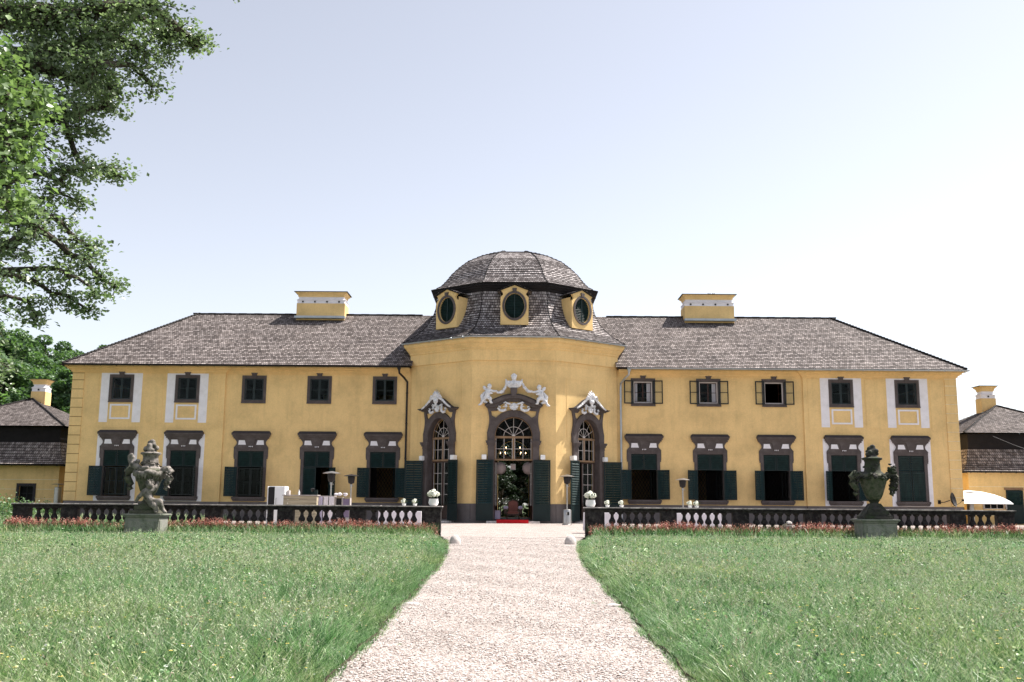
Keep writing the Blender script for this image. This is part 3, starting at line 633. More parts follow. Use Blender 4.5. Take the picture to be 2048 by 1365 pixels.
# --- dormers with oval louvred windows
def ell(rx, rz, n=36, c=(0, 0), a0=0, a1=2*math.pi): return [(c[0]+rx*math.cos(a0+(a1-a0)*k/n), c[1]+rz*math.sin(a0+(a1-a0)*k/n)) for k in range(n+1)]
for (c, a, hw, k) in FAC:
    # local frame: origin on the facet foot line, -y outwards
    loc = (c[0], c[1], 0); zc = 12.22; yf = 0.38
    fr = MB(); o = [(-0.80, 11.12), (0.80, 11.12), (0.80, 12.72), (0.66, 12.86), (0.66, 12.95), (0.86, 13.08), (0.0, 13.42), (-0.86, 13.08), (-0.66, 12.95), (-0.66, 12.86), (-0.80, 12.72)]
    # face with oval hole: fan of quads between oval and outline
    n = 44; inner = []; outer = []
    def hit(t):
        d = (math.cos(t), math.sin(t)); best = 9
        for p, q in zip(o, o[1:]+o[:1]):
            p = (p[0], p[1]-zc); q = (q[0], q[1]-zc); ex, ez = q[0]-p[0], q[1]-p[1]; den = d[0]*ez-d[1]*ex
            if abs(den) < 1e-9: continue
            tt = (p[0]*ez-p[1]*ex)/den; uu = (p[0]*d[1]-p[1]*d[0])/den
            if tt > 0 and -1e-6 <= uu <= 1+1e-6: best = min(best, tt)
        return (d[0]*best, d[1]*best+zc)
    ts = sorted([2*math.pi*i/n for i in range(n)]+[math.atan2(p[1]-zc, p[0]) % (2*math.pi) for p in o]); ts.append(ts[0]+2*math.pi)
    inner = [(0.56*math.cos(t), zc+0.72*math.sin(t)) for t in ts]; outer = [hit(t) for t in ts]
    fr.band(inner, outer, yf, yf+0.14)
    # cheeks running back to the skirt
    for sx in (-1, 1):
        fr.add([(sx*0.80, yf+0.14, 11.12), (sx*0.80, yf+0.14, 12.95), (sx*0.80, 1.6, 12.95), (sx*0.80, 1.6, 11.12)], [(0, 1, 2, 3)])
        fr.add([(sx*0.78, yf+0.14, 11.12), (sx*0.78, yf+0.14, 12.95), (sx*0.78, 1.6, 12.95), (sx*0.78, 1.6, 11.12)], [(0, 1, 2, 3)])
    d = obj('dormer', fr, M['yellow'], palace, loc, a)
    bk = MB(); bk.box(-0.76, 0.76, yf+0.2, yf+0.24, 11.3, 12.93); obj('shade_backing', bk, M['dark'], d, loc, a)  # dark sheet added for the shade behind the louvres
    mb = MB()
    for sx in (-1, 1):
        patch(mb, (sx*0.98, yf-0.10, 13.09), (sx*0.98, 1.7, 13.09), (0, yf-0.10, 13.50), (0, 1.7, 13.50), 5, 0.03)
        mb.prism([(sx*0.98, 13.04), (sx*0.98, 13.09), (0, 13.50), (0, 13.44)], yf-0.09, yf+0.03)
    obj('dormer_roof', mb, M['shingle_dome'], d, loc, a)
    mb = MB(); mb.band(ell(0.57, 0.73, c=(0, zc)), ell(0.70, 0.86, c=(0, zc)), yf-0.05, yf+0.10)
    mb.prism([(-0.09, zc+0.80), (0.09, zc+0.80), (0.13, zc+1.02), (-0.13, zc+1.02)], yf-0.08, yf+0.02)
    obj('oval_surround', mb, M['stone'], d, loc, a)
    mb = MB()
    for i in range(15):
        z = zc-0.66+i*0.094; hw_ = 0.55*math.sqrt(max(0.02, 1-((z-zc)/0.72)**2))
        st = len(mb.v); mb.box(-hw_, hw_, -0.05, 0.05, -0.006, 0.006); mb.xf(Matrix.Translation((0, yf+0.10, z)) @ Matrix.Rotation(R(-42), 4, 'X'), st)
    mb.box(-0.02, 0.02, yf+0.05, yf+0.09, zc-0.70, zc+0.70)
    obj('louvre', mb, M['slat'], d, loc, a)
# --- chimneys
def chimney(x0, x1, y0, y1, z0, z1, parent, birds=False):
    w_, h = x1-x0, z1-z0; mb = MB(); cx = (x0+x1)/2; cy = (y0+y1)/2; hx = w_/2; hy = (y1-y0)/2
    def lv(b, prof):
        for (d0, a), (d1, c_) in zip(prof[:-1], prof[1:]):
            P = [(cx-hx-d0, cy-hy-d0), (cx+hx+d0, cy-hy-d0), (cx+hx+d0, cy+hy+d0), (cx-hx-d0, cy+hy+d0)]; Q = [(cx-hx-d1, cy-hy-d1), (cx+hx+d1, cy-hy-d1), (cx+hx+d1, cy+hy+d1), (cx-hx-d1, cy+hy+d1)]
            for i in range(4): b.add([(*P[i], a), (*P[(i+1) % 4], a), (*Q[(i+1) % 4], c_), (*Q[i], c_)], [(0, 1, 2, 3)])
    zb = z0+h*0.52; zw = z0+h*0.80
    lv(mb, [(0, z0-2.2), (0, zb)]); lv(mb, [(-0.08, zw), (-0.03, zw+0.1*h), (0.10, z1-0.04), (0.10, z1)])
    c_ = obj('chimney', mb, M['yellow'], parent)
    mb = MB(); lv(mb, [(0.0, zb), (-0.03, zb+0.005), (-0.03, zb+0.10*h), (0.01, zb+0.15*h), (-0.10, zb+0.20*h), (-0.12, zb+0.24*h), (-0.08, zw)])
    obj('chimney_band', mb, M['white'], c_)
    mb = MB(); mb.prism([(cx-hx-0.17, z1+0.003), (cx+hx+0.17, z1+0.003), (cx+hx+0.17, z1+0.03), (cx-hx-0.17, z1+0.03)], cy-hy-0.17, cy+hy+0.17)
    mb.prism([(cx-hx-0.17, z1+0.03), (cx+hx+0.17, z1+0.03), (cx+hx*0.2, z1+0.09), (cx-hx*0.2, z1+0.09)], cy-0.1, cy+0.1)
    n = max(1, round(w_/0.8))
    for i in range(n): x = x0+w_*(i+0.5)/n; mb.box(x-0.05, x+0.05, cy-hy-0.02, cy-hy+0.06, zb+0.04*h, zb+0.10*h)
    obj('chimney_cap', mb, M['darkmetal'], c_)
    mb = MB(); mb.box(x0-0.06, x1+0.06, cy-hy-0.35, cy-hy-0.002, z0-0.22, z0-0.08); obj('chimney_flashing', mb, M['zinc'], c_)
    return c_
chimney(-14.10, -10.98, 63.2, 64.7, 12.98, 14.52, palace); rch = chimney(11.0, 14.20, 63.2, 64.7, 12.98, 14.52, palace)
mb = MB()
for x in (12.62, 12.74, 12.92, 13.02): mb.tube([(x, 63.9, 14.55), (x+0.03, 63.9, 14.72), (x+0.09, 63.9, 14.76)], [0.03, 0.035, 0.03], 6)
obj('flue_pipe', mb, M['darkmetal'], rch)
# ================================================================== WINDOWS
def louvre_leaf(mb, w_, z0, z1, cols=1, solid=0.0, t=0.035, x0=0.0, pitch=0.095, tilt=-58):
    """shutter leaf in local coords, hinge at x0, width w_ along +x, thickness t along y"""
    fw = 0.065 if w_ < 0.8 else 0.085; a, b = (x0, x0+w_) if w_ > 0 else (x0+w_, x0)
    w_ = abs(w_); mb.box(a, a+fw, 0, t, z0, z1); mb.box(b-fw, b, 0, t, z0, z1); mb.box(a+fw, b-fw, 0.002, t-0.002, z0, z0+fw); mb.box(a+fw, b-fw, 0.002, t-0.002, z1-fw, z1)
    zs = z0+fw
    if solid:
        mb.box(a+fw, b-fw, 0.010, t-0.010, z0+fw, z0+solid); mb.box(a+fw, b-fw, 0.002, t-0.002, z0+solid, z0+solid+fw*0.8); zs = z0+solid+fw*0.8
        mb.bevbox(a+fw+0.06, b-fw-0.06, 0.004, t-0.004, z0+fw+0.06, z0+solid-0.06, 0.006)
    inner = (a+fw, b-fw)
    for c in range(cols):
        x0_, x1_ = inner[0]+(inner[1]-inner[0])*c/cols, inner[0]+(inner[1]-inner[0])*(c+1)/cols
        if c: mb.box(x0_-0.018, x0_+0.018, 0.004, t-0.004, zs, z1-fw)
        n = max(2, int((z1-fw-zs)/pitch))
        for k in range(n):
            z = zs+(z1-fw-zs)*(k+0.5)/n; st = len(mb.v); mb.cur = 1
            mb.box(x0_+0.004, x1_-0.004, -pitch*0.57, pitch*0.57, -0.005, 0.005); mb.xf(Matrix.Translation((0, t/2, z)) @ Matrix.Rotation(R(tilt), 4, 'X'), st); mb.cur = 0
ME = {}
def shared(key, fn, mat, smooth=False):
    if key not in ME:
        b = MB(); fn(b); ME[key] = b.mesh(key, mat, smooth)
    return ME[key]
# upper windows ----------------------------------------------------
def up_frame(b):
    o, i = [(-0.715, 6.77), (-0.715, 8.41)], [(-0.56, 6.95), (-0.56, 8.24)]
    b.box(-0.715, -0.56, -0.05, 0.02, 6.77, 8.41); b.box(0.56, 0.715, -0.05, 0.02, 6.77, 8.41); b.box(-0.56, 0.56, -0.05, 0.02, 8.24, 8.41); b.box(-0.56, 0.56, -0.05, 0.02, 6.77, 6.95)
    b.box(-0.562, -0.552, -0.02, 0.44, 6.95, 8.24); b.box(0.552, 0.562, -0.02, 0.44, 6.95, 8.24); b.box(-0.552, 0.552, -0.02, 0.44, 8.23, 8.242); b.box(-0.552, 0.552, -0.02, 0.44, 6.948, 6.96)
    b.box(-0.72, 0.72, -0.085, -0.051, 6.77, 6.84)
    b.box(-0.60, -0.56, -0.07, -0.051, 6.95, 8.27); b.box(0.56, 0.60, -0.07, -0.051, 6.95, 8.27); b.box(-0.56, 0.56, -0.07, -0.051, 8.24, 8.28)
def keystone(b):
    b.prism([(-0.12, 8.28), (0.12, 8.28), (0.155, 8.52), (-0.155, 8.52)], -0.10, -0.052); b.box(-0.185, 0.185, -0.12, -0.01, 8.52, 8.58); b.box(-0.13, 0.13, -0.11, -0.01, 8.58, 8.65)
def sash(b, w_, z0, z1, t=0.045, fw=0.055, rows=2, cols=1, bar=0.025):
    b.box(0, fw, 0, t, z0, z1); b.box(w_-fw, w_, 0, t, z0, z1); b.box(fw, w_-fw, 0.002, t-0.002, z0, z0+fw); b.box(fw, w_-fw, 0.002, t-0.002, z1-fw, z1)
    for k in range(1, rows): z = z0+fw+(z1-z0-2*fw)*k/rows; b.box(fw, w_-fw, 0.006, t-0.006, z-bar/2, z+bar/2)
    for k in range(1, cols): x = fw+(w_-2*fw)*k/cols; b.box(x-bar/2, x+bar/2, 0.005, t-0.005, z0+fw, z1-fw)
def pane(b, w_, z0, z1, t=0.045, fw=0.055):
    b.box(fw, w_-fw, t/2-0.003, t/2+0.003, z0+fw, z1-fw)
SASH_UP = lambda b: sash(b, 0.545, 6.97, 8.22)
PANE_UP = lambda b: pane(b, 0.545, 6.97, 8.22)
def leafset(name, key_f, key_p, parent, hx, hy, hz_dir, angle, mirror, mat, plabel=None):
    """casement hinged at local (hx, hy); angle 0 = closed"""
    pass
def to_world(base, rz, p): return Matrix.Translation(base) @ Matrix.Rotation(rz, 4, 'Z') @ Vector(p)
def casement(parent, base, rz, side, ang, y, hx, fkey, ff, pkey, pf, mat, glass=True):
    """side -1: hinge at left x=-hx, leaf runs +x; side +1: mirrored. ang = opening angle outward (+) or inward (-)"""
    p = to_world(base, rz, (side*hx, y, 0))
    if side < 0: r = rz-ang; sc = (1, 1, 1)
    else: r = rz+ang; sc = (-1, 1, 1)
    o = inst('casement', shared(fkey, ff, mat), parent, p, r, sc)
    if glass: inst('pane', shared(pkey, pf, M['glass']), o, p, r, sc)
    return o
def curtain(b, x0, x1, z0, z1):
    n = 14; P = []
    for k in range(n+1):
        x = x0+(x1-x0)*k/n; P.append((x, 0.03*math.sin(k*2.3)))
    for (p, q) in zip(P[:-1], P[1:]): b.add([(p[0], p[1], z0), (q[0], q[1], z0), (q[0], q[1]*0.6, z1), (p[0], p[1]*0.6, z1)], [(0, 1, 2, 3)])
UPLAB = {}
for s in (-1, 1):
    for k in range(5):
        yw = WY-(0.1 if k >= 3 else 0); base = (s*XW[k], yw, 0)
        win = inst('window', shared('upper_window_frame', up_frame, M['stone']), palace, base)
        inst('keystone', shared('upper_keystone', keystone, M['stone_dark'] if False else M['stone']), win, base)
        if s > 0 and k < 3:
            win['label'] = 'small upper window with its outer casements folded open against the wall'
            for sd in (-1, 1): casement(win, base, 0, sd, R(172), -0.075, 0.585, 'sash_up_open', lambda b: sash(b, 0.56, 6.90, 8.28, 0.04, 0.065, 2, 1, 0.04), 'pane_up_open', lambda b: pane(b, 0.56, 6.90, 8.28, 0.04, 0.05), M['black'])
            def inner(b):
                b.box(-0.56, -0.49, 0.10, 0.16, 6.95, 8.24); b.box(0.49, 0.56, 0.10, 0.16, 6.95, 8.24); b.box(-0.49, 0.49, 0.10, 0.16, 8.17, 8.24); b.box(-0.49, 0.49, 0.10, 0.16, 6.95, 7.02)
            inst('inner_frame', shared('inner_frame', inner, M['frame_white']), win, base)
            if k < 2:
                for sd in (-1, 1): casement(win, base, 0, sd, 0, 0.17, 0.49, 'sash_in', lambda b: sash(b, 0.485, 7.02, 8.17, 0.04, 0.035), 'pane_in', lambda b: pane(b, 0.485, 7.02, 8.17, 0.04, 0.035), M['darkwood'])
                inst('curtain', shared('curtain_r', lambda b: curtain(b, 0.24, 0.48, 7.0, 8.2), M['cloth']), win, (base[0], yw+0.26, 0))
                if k == 0: inst('curtain', shared('curtain_l', lambda b: curtain(b, -0.48, -0.30, 7.0, 8.2), M['cloth']), win, (base[0], yw+0.26, 0))
            else:
                casement(win, base, 0, 1, R(-80), 0.17, 0.49, 'sash_in', None, 'pane_in', None, M['darkwood'])
        else:
            for sd in (-1, 1):
                casement(win, base, 0, sd, 0, -0.03 if k < 3 else 0.02, 0.55, 'sash_up', SASH_UP, 'pane_up', PANE_UP, M['casement'])
            if k >= 3:
                b = MB(); b.box(-s*-0.56 if False else -0.0, 0.0, 0, 0, 0, 0) if False else None
# white painted strips and little frames of the end bays ----------
def strips(b):
    for x0, x1 in ((-1.21, -0.72), (0.72, 1.21)): b.box(x0, x1, -0.012, 0.01, 5.60, 8.497)
    b.box(-0.72, 0.72, -0.012, 0.01, 8.411, 8.497)
def small_frame(b):
    x, z0, z1, t = 0.60, 5.78, 6.66, 0.095
    b.box(-x, -x+t, -0.03, 0.01, z0, z1); b.box(x-t, x, -0.03, 0.01, z0, z1); b.box(-x+t, x-t, -0.03, 0.01, z0, z0+t); b.box(-x+t, x-t, -0.03, 0.01, z1-t, z1)
def low_strips(b):
    for sd in (-1, 1): 
        x0, x1 = sorted((sd*0.80, sd*1.19)); b.box(x0, x1, -0.012, 0.01, 1.06, 4.93)
    b.box(-0.8, 0.8, -0.012, 0.01, 1.06, 1.33)
for s in (-1, 1):
    for k in (3, 4):
        base = (s*XW[k], WY-0.1, 0)
        inst('white_strip', shared('white_strips', strips, M['white']), palace, base); inst('white_frame', shared('small_frame', small_frame, M['white']), palace, base)
        inst('white_strip', shared('low_strips', low_strips, M['white']), palace, base)
# ground floor windows ---------------------------------------------
def gf_frame(b, z0=1.34):
    # jambs
    b.box(-0.93, -0.76, -0.06, 0.02, z0, 3.99); b.box(0.76, 0.93, -0.06, 0.02, z0, 3.99)
    b.box(-1.0, -0.931, -0.05, 0.012, 3.62, 4.18); b.box(0.931, 1.0, -0.05, 0.012, 3.62, 4.18)
    b.box(-1.02, -0.931, -0.06, -0.0505, 3.52, 3.62) if False else b.box(-0.985, -0.931, -0.05, 0.012, 3.52, 3.62)
    b.box(0.931, 0.985, -0.05, 0.012, 3.52, 3.62)
    b.box(-0.93, 0.93, -0.06, 0.02, 3.99, 4.18)
    b.box(-1.0, 1.0, -0.085, -0.061, 4.13, 4.20)
    for sd in (-1, 1):
        x0, x1 = sorted((sd*0.762, sd*0.748)); b.box(x0, x1, -0.02, 0.46, z0, 3.99)
    b.box(-0.748, 0.748, -0.02, 0.46, 3.976, 3.992)
    # frieze block with concave scroll flanks
    n = 10; L = [(-1.0+0.16*math.sin(math.pi*t/n), 4.201+0.50*t/n) for t in range(n+1)]; L[-1] = (-0.98, 4.70)
    b.band(L, [(-x, z) for x, z in L], -0.07, 0.02)
def gf_hood(b):
    b.box(-1.03, 1.03, -0.14, 0.02, 4.702, 4.80); b.box(-1.08, 1.08, -0.20, 0.02, 4.80, 4.90)
    b.prism([(-1.12, 4.90), (1.12, 4.90), (1.12, 4.99), (-1.12, 4.99)], -0.27, 0.0)
def gf_hood_top(b):
    b.add([(-1.14, -0.29, 4.992), (1.14, -0.29, 4.992), (1.14, 0.01, 4.992), (-1.14, 0.01, 4.992), (-1.04, -0.10, 5.14), (1.04, -0.10, 5.14), (1.04, 0.01, 5.14), (-1.04, 0.01, 5.14)],
          [(0, 1, 5, 4), (1, 2, 6, 5), (3, 0, 4, 7), (4, 5, 6, 7), (0, 3, 2, 1)])
def gf_key(b):
    b.prism([(-0.13, 4.22), (0.13, 4.22), (0.25, 4.66), (-0.25, 4.66)], -0.12, -0.0705); b.box(-0.27, 0.27, -0.13, -0.072, 4.64, 4.70)
def gf_white(b):
    for sd in (-1, 1): b.prism([(sd*0.30, 4.34), (sd*0.75, 4.34), (sd*0.72, 4.60), (sd*0.38, 4.60)][::sd], -0.082, -0.0702)
    for x in (-0.09, 0, 0.09): b.prism([(x-0.035, 4.26), (x+0.035, 4.26), (x, 4.19)], -0.135, -0.121)
def gf_sill(b):
    b.box(-0.98, 0.98, -0.16, 0.02, 1.22, 1.339); b.prism([(-0.98, 1.218), (0.98, 1.218), (0.90, 1.09), (-0.90, 1.09)], -0.11, 0.01)
def grille(b):
    # diamond lattice
    w_, z0, z1 = 0.74, 1.40, 3.0; st = 0.19
    for sgn in (1, -1):
        c = -4
        while c < 4:
            # line x = c + sgn*0.62*(z-z0)
            pts = []
            for i in range(41):
                z = z0+(z1-z0)*i/40; x = c+sgn*0.6*(z-z0)
                if -w_ <= x <= w_: pts.append((x, z))
            if len(pts) > 1: b.tube([(pts[0][0], 0.3, pts[0][1]), (pts[-1][0], 0.3, pts[-1][1])], 0.006, 4)
            c += st
GF = {}  # (s,k): mode
for k in range(5): GF[(-1, k)] = 'open'; GF[(1, k)] = 'open'
GF[(-1, 1)] = 'door'; GF[(1, 4)] = 'closed'
OPEN_ANG = {(-1, 0): (150, 150), (-1, 2): (140, 96), (-1, 3): (148, 100), (-1, 4): (146, 100), (1, 0): (147, 150), (1, 1): (147, 152), (1, 2): (146, 150), (1, 3): (132, 150)}
def gl_leaf(b): sash(b, 0.74, 1.42, 3.0, 0.05, 0.05, 2, 2, 0.022)
for (s, k), mode in GF.items():
    yw = WY-(0.1 if k >= 3 else 0); base = (s*XW[k], yw, 0)
    if mode == 'door': win = inst('garden_door', shared('gf_frame_door', lambda b: gf_frame(b, 0.12), M['stone']), palace, base, label='tall green shuttered garden door with its right lower leaf swung open')
    else: win = inst('window', shared('gf_frame', gf_frame, M['stone']), palace, base)
    if mode == 'closed': win['label'] = 'tall ground floor window with its green shutters fully closed'
    inst('hood', shared('gf_hood', gf_hood, M['stone']), win, base); inst('hood_cap', shared('gf_hood_top', gf_hood_top, M['stone_dark']), win, base)
    inst('keystone', shared('gf_key', gf_key, M['stone']), win, base); inst('white_inlay', shared('gf_white', gf_white, M['white']), win, base)
    # upper fixed shutters, closed
    zl = 3.02
    for sd in (-1, 1):
        sc = (1, 1, 1) if sd < 0 else (-1, 1, 1)
        inst('shutter', shared('up_shutter', lambda b: louvre_leaf(b, 0.745, 3.06, 3.97), [M['green'], M['slat']]), win, to_world(base, 0, (sd*0.755, 0.02, 0)), 0, sc)
    if mode != 'door': inst('sill', shared('gf_sill', gf_sill, M['stone']), win, base)
    z0 = 1.36 if mode != 'door' else 0.16
    key = 'low_shutter_%s' % (mode == 'door')
    fn = (lambda b: louvre_leaf(b, 0.75, 1.36, 3.05, 2)) if mode != 'door' else (lambda b: louvre_leaf(b, 0.75, 0.16, 3.05, 1, 0.7))
    for sd, i in ((-1, 0), (1, 1)):
        if mode == 'closed': ang = 0
        elif mode == 'door': ang = 0 if sd < 0 else R(128)
        else: ang = R(OPEN_ANG[(s, k)][i])
        sc = (1, 1, 1) if sd < 0 else (-1, 1, 1)
        inst('shutter', shared(key, fn, [M['green'], M['slat']]), win, to_world(base, 0, (sd*0.765, -0.04, 0)), -ang if sd < 0 else ang, sc)
    if mode == 'open':
        if s < 0 and k > 1:
            for sd in (-1, 1): casement(win, base, 0, sd, 0, 0.14, 0.75, 'gl_leaf', gl_leaf, 'gl_pane', lambda b: pane(b, 0.74, 1.42, 3.0, 0.05, 0.05), M['black'])
        else:
            inst('grille', shared('grille', grille, M['darkmetal']), win, base)
            casement(win, base, 0, 1, R(-70), 0.2, 0.75, 'gl_leaf', gl_leaf, 'gl_pane', lambda b: pane(b, 0.74, 1.42, 3.0, 0.05, 0.05), M['black'])
# ================================================================== PORTALS
def scroll(cx, cz, r, turns=1.35, a0=0.0, dirn=1, n=26, r1=0.25):
    return [(cx+(r*(1-(1-r1)*t/n))*math.cos(a0+dirn*2*math.pi*turns*t/n), cz+(r*(1-(1-r1)*t/n))*math.sin(a0+dirn*2*math.pi*turns*t/n)) for t in range(n+1)]
def portal(c, ang, r, rise, zs, centre):
    loc = (c[0], c[1], 0); tw = lambda p: to_world(loc, ang, p)
    k = r/1.06; X = lambda v: v*k
    ox = r+0.35; oz = rise+0.36
    # arch ring and jambs: the portal's own stone frame
    mb = MB(); n = 28
    A = [(-r, DL)]+[(-r*math.cos(math.pi*i/n), zs+rise*math.sin(math.pi*i/n)) for i in range(n+1)]+[(r, DL)]
    B_ = [(-ox, DL)]+[(-ox*math.cos(math.pi*i/n), zs+oz*math.sin(math.pi*i/n)) for i in range(n+1)]+[(ox, DL)]
    mb.band([(x*(r-0.006)/r if abs(x) < r+0.01 else x, z-(0.005 if z > zs+0.01 else 0)) for x, z in A], B_, -0.13, 0.50)
    A2 = [(x*(r+0.05)/r if abs(x) < r+.01 else x, z) for x, z in A]; A3 = [(-(r+0.07)*math.cos(math.pi*i/n), zs+(rise+0.07)*math.sin(math.pi*i/n)) for i in range(n+1)]; A4 = [(-(r+0.02)*math.cos(math.pi*i/n), zs+(rise+0.02)*math.sin(math.pi*i/n)) for i in range(n+1)]
    mb.band(A4, A3, -0.15, -0.131)
    por = obj('portal', mb, M['stone'], palace, loc, ang)
    # flanking scrolled pilaster strips up to the hood
    mb = MB(); m_ = 16
    for sd in (-1, 1):
        O, I = [], []
        for i in range(m_+1):
            t = i/m_; z = 4.50+t*(6.36-4.50); xo = ox+0.05+0.02*math.sin(t*math.pi)-0.13*math.sin(max(0, (t-0.25)/0.75)*math.pi)*1.0+0.03*t*t
            xi = min(xo-0.16, ox*math.sqrt(max(0.0, 1-((z-zs)/oz)**2))+0.004 if z > zs else ox) if t < 0.75 else xo-0.17
            O.append((sd*xo, z)); I.append((sd*xi, z))
        mb.band(O, I, -0.10, 0.02)
    obj('scrolled_strip', mb, M['stone'], por, loc, ang)
    # pilasters with capitals
    for sd in (-1, 1):
        mb = MB(); xc = sd*(r+0.19)
        mb.box(xc-0.17, xc+0.17, -0.17, -0.131, DL, 4.10)
        for i, (wd, z0, z1, p) in enumerate(((0.19, 4.10, 4.14, 0.20), (0.18, 4.14, 4.26, 0.19), (0.23, 4.26, 4.36, 0.23), (0.27, 4.36, 4.44, 0.27), (0.29, 4.44, 4.50, 0.29))): mb.box(xc-wd, xc+wd, -p, -0.131, z0, z1)
        mb.box(xc-0.2, xc+0.2, -0.2, -0.131, 0, DL+0.4)
        obj('pilaster', mb, M['stone'], por, loc, ang)
    # hood
    mb = MB(); cap = MB()
    if centre:
        n2 = 24
        def top(x):
            ax = abs(x)
            return 6.42+(0.28 if ax < 1.2 else 0.28*(1.58-ax)/0.38)*1.0 + (0.36*math.cos(ax/1.2*math.pi/2) if ax < 1.2 else 0)
        def bot(x):
            ax = abs(x); return 6.34 if ax > 1.05 else (6.34+0.33*(1.05-ax)/0.7 if ax > 0.35 else 6.67)
        Xs = [-1.58+3.16*i/n2 for i in range(n2+1)]
        T = [(x, top(x)) for x in Xs]; Bt = [(x*0.96, bot(x*0.96)) for x in Xs]
        mid = [(x*0.98, t[1]*0.45+b_[1]*0.55) for x, t, b_ in zip(Xs, T, Bt)]
        mb.band(mid, Bt, -0.20, 0.02); mb.band([(x, z) for x, z in T], mid, -0.34, 0.02)
        cap.band([(x*1.02, z+0.05) for x, z in T], [(x*1.02, z+0.002) for x, z in T], -0.40, 0.02)
        mb.prism([(-0.15, 6.95), (0.15, 6.95), (0.13, 7.12), (0.18, 7.20), (0.20, 7.42), (-0.20, 7.42), (-0.18, 7.20), (-0.13, 7.12)], -0.42, -0.05)
    else:
        n2 = 28; Hx = 1.36
        def top(x):
            ax = abs(x)/Hx; return 6.36+0.62*(0.5+0.5*math.cos(min(1, ax/0.92)*math.pi))
        def bot(x):
            ax = abs(x)/Hx; return 6.26+0.30*(0.5+0.5*math.cos(min(1, ax/0.85)*math.pi))
        Xs = [-Hx+2*Hx*i/n2 for i in range(n2+1)]
        T = [(x, top(x)) for x in Xs]; Bt = [(x*0.93, bot(x*0.93)) for x in Xs]
        mid = [(x*0.97, t[1]*0.5+b_[1]*0.5) for x, t, b_ in zip(Xs, T, Bt)]
        mb.band(mid, Bt, -0.20, 0.02); mb.band(T, mid, -0.36, 0.02); cap.band([(x*1.02, z+0.045) for x, z in T], [(x*1.02, z+0.002) for x, z in T], -0.42, 0.02)
    h = obj('hood', mb, M['stone'], por, loc, ang); obj('hood_cap', cap, M['stone_dark'], h, loc, ang)
    # stone spandrel slivers under the hood
    mb = MB(); e = ox+0.0
    for sd in (-1, 1):
        mb.prism([(sd*e*0.95, 6.34), (sd*e*0.95, 6.14), (sd*e*0.66, 6.16), (sd*e*0.52, 6.34)][::-sd], -0.09, 0.01)
    obj('spandrel', mb, M['stone'], por, loc, ang)
    # white cartouche: two C scrolls with shell between
    mb = MB(); zc = 6.32; q = 1.0 if centre else 0.72
    for sd in (-1, 1):
        P = [(sd*q*x, zc+z) for x, z in ((0.18, 0.20), (0.40, 0.26), (0.46, 0.20), (0.40, 0.05), (0.44, -0.10), (0.60, -0.17), (0.78, -0.14), (0.88, -0.02), (0.84, 0.07), (0.76, 0.05), (0.76, -0.02))]
        mb.tube([(x, -0.26, z) for x, z in P], [0.05, 0.055, 0.06, 0.065, 0.075, 0.08, 0.07, 0.055, 0.05, 0.045, 0.03], 8)
        mb.tube([(sd*q*x, -0.28, zc+z) for x, z in ((0.30, 0.24), (0.47, 0.31), (0.56, 0.26), (0.52, 0.19))], [0.03, 0.04, 0.035, 0.02], 6)
        mb.tube([(sd*q*x, -0.27, zc+z) for x, z in ((0.44, 0.02), (0.53, 0.08), (0.60, 0.06))], [0.03, 0.03, 0.018], 6)
    for i in range(7):
        a_ = R(-90+(i-3)*24); mb.tube([(0, -0.25, zc+0.12), (q*0.26*math.sin(R((i-3)*26)), -0.30, zc+0.12-0.26*math.cos(R((i-3)*26)))], [0.05, 0.045], 6)
    mb.ico((0, -0.26, zc+0.14), 0.14, 1, (q*1.5, 0.5, 1))
    obj('cartouche', mb, M['white_stucco'], por, loc, ang, smooth=True)
    # timber: transom, fanlight, upper glazing
    mb = MB(); yg = 0.30
    mb.box(-r, r, yg-0.05, yg+0.09, 4.66, 4.78); mb.box(-0.045, 0.045, yg-0.03, yg+0.07, 3.52, 4.66); mb.box(-r, r, yg-0.04, yg+0.08, 3.42, 3.52)
    mb.box(-r, -r+0.06, yg-0.02, yg+0.06, 3.52, 4.66); mb.box(r-0.06, r, yg-0.02, yg+0.06, 3.52, 4.66)
    mb.band([(-r*math.cos(math.pi*i/n), zs+0.04+(rise-0.04)*math.sin(math.pi*i/n)) for i in range(n+1)], [(-(r-0.05)*math.cos(math.pi*i/n), zs+0.04+(rise-0.09)*math.sin(math.pi*i/n)) for i in range(n+1)], yg-0.02, yg+0.06)
    tr = obj('transom', mb, M['wood'], por, loc, ang)
    mb = MB(); ct = (0, zs+0.05)
    mb.band(ell(0.56*k, 0.52, 20, ct, 0, math.pi), ell(0.535*k, 0.495, 20, ct, 0, math.pi), yg, yg+0.03)
    for i in range(1, 6):
        t = math.pi*i/6; ix, iz = 0.08*math.cos(t), 0.08*math.sin(t); L = 1/math.sqrt((math.cos(t)/(r-0.04))**2+(math.sin(t)/(rise-0.06))**2)
        mb.tube([(ix, yg+0.015, ct[1]+iz), (L*math.cos(t), yg+0.015, ct[1]+L*math.sin(t))], 0.014, 4)
    mb.ico((0, yg-0.01, ct[1]+0.02), 0.10, 1, (1, 0.4, 0.8))
    for sd in (-1, 1):
        x = sd*r*0.5; mb.box(x-0.013, x+0.013, yg, yg+0.03, 3.52, 4.66)
        for xx in (sd*0.07, sd*(r-0.085)): mb.box(xx-0.013, xx+0.013, yg-0.005, yg+0.035, 3.52, 4.66)
    mb.box(-r+0.06, r-0.06, yg+0.004, yg+0.026, 4.06, 4.085)
    obj('glazing_bar', mb, M['frame_white'], tr, loc, ang)
    mb = MB(); g = [(-r+0.01, 3.5)]+[(-(r-0.01)*math.cos(math.pi*i/n), zs+(rise-0.01)*math.sin(math.pi*i/n)) for i in range(n+1)]+[(r-0.01, 3.5)]
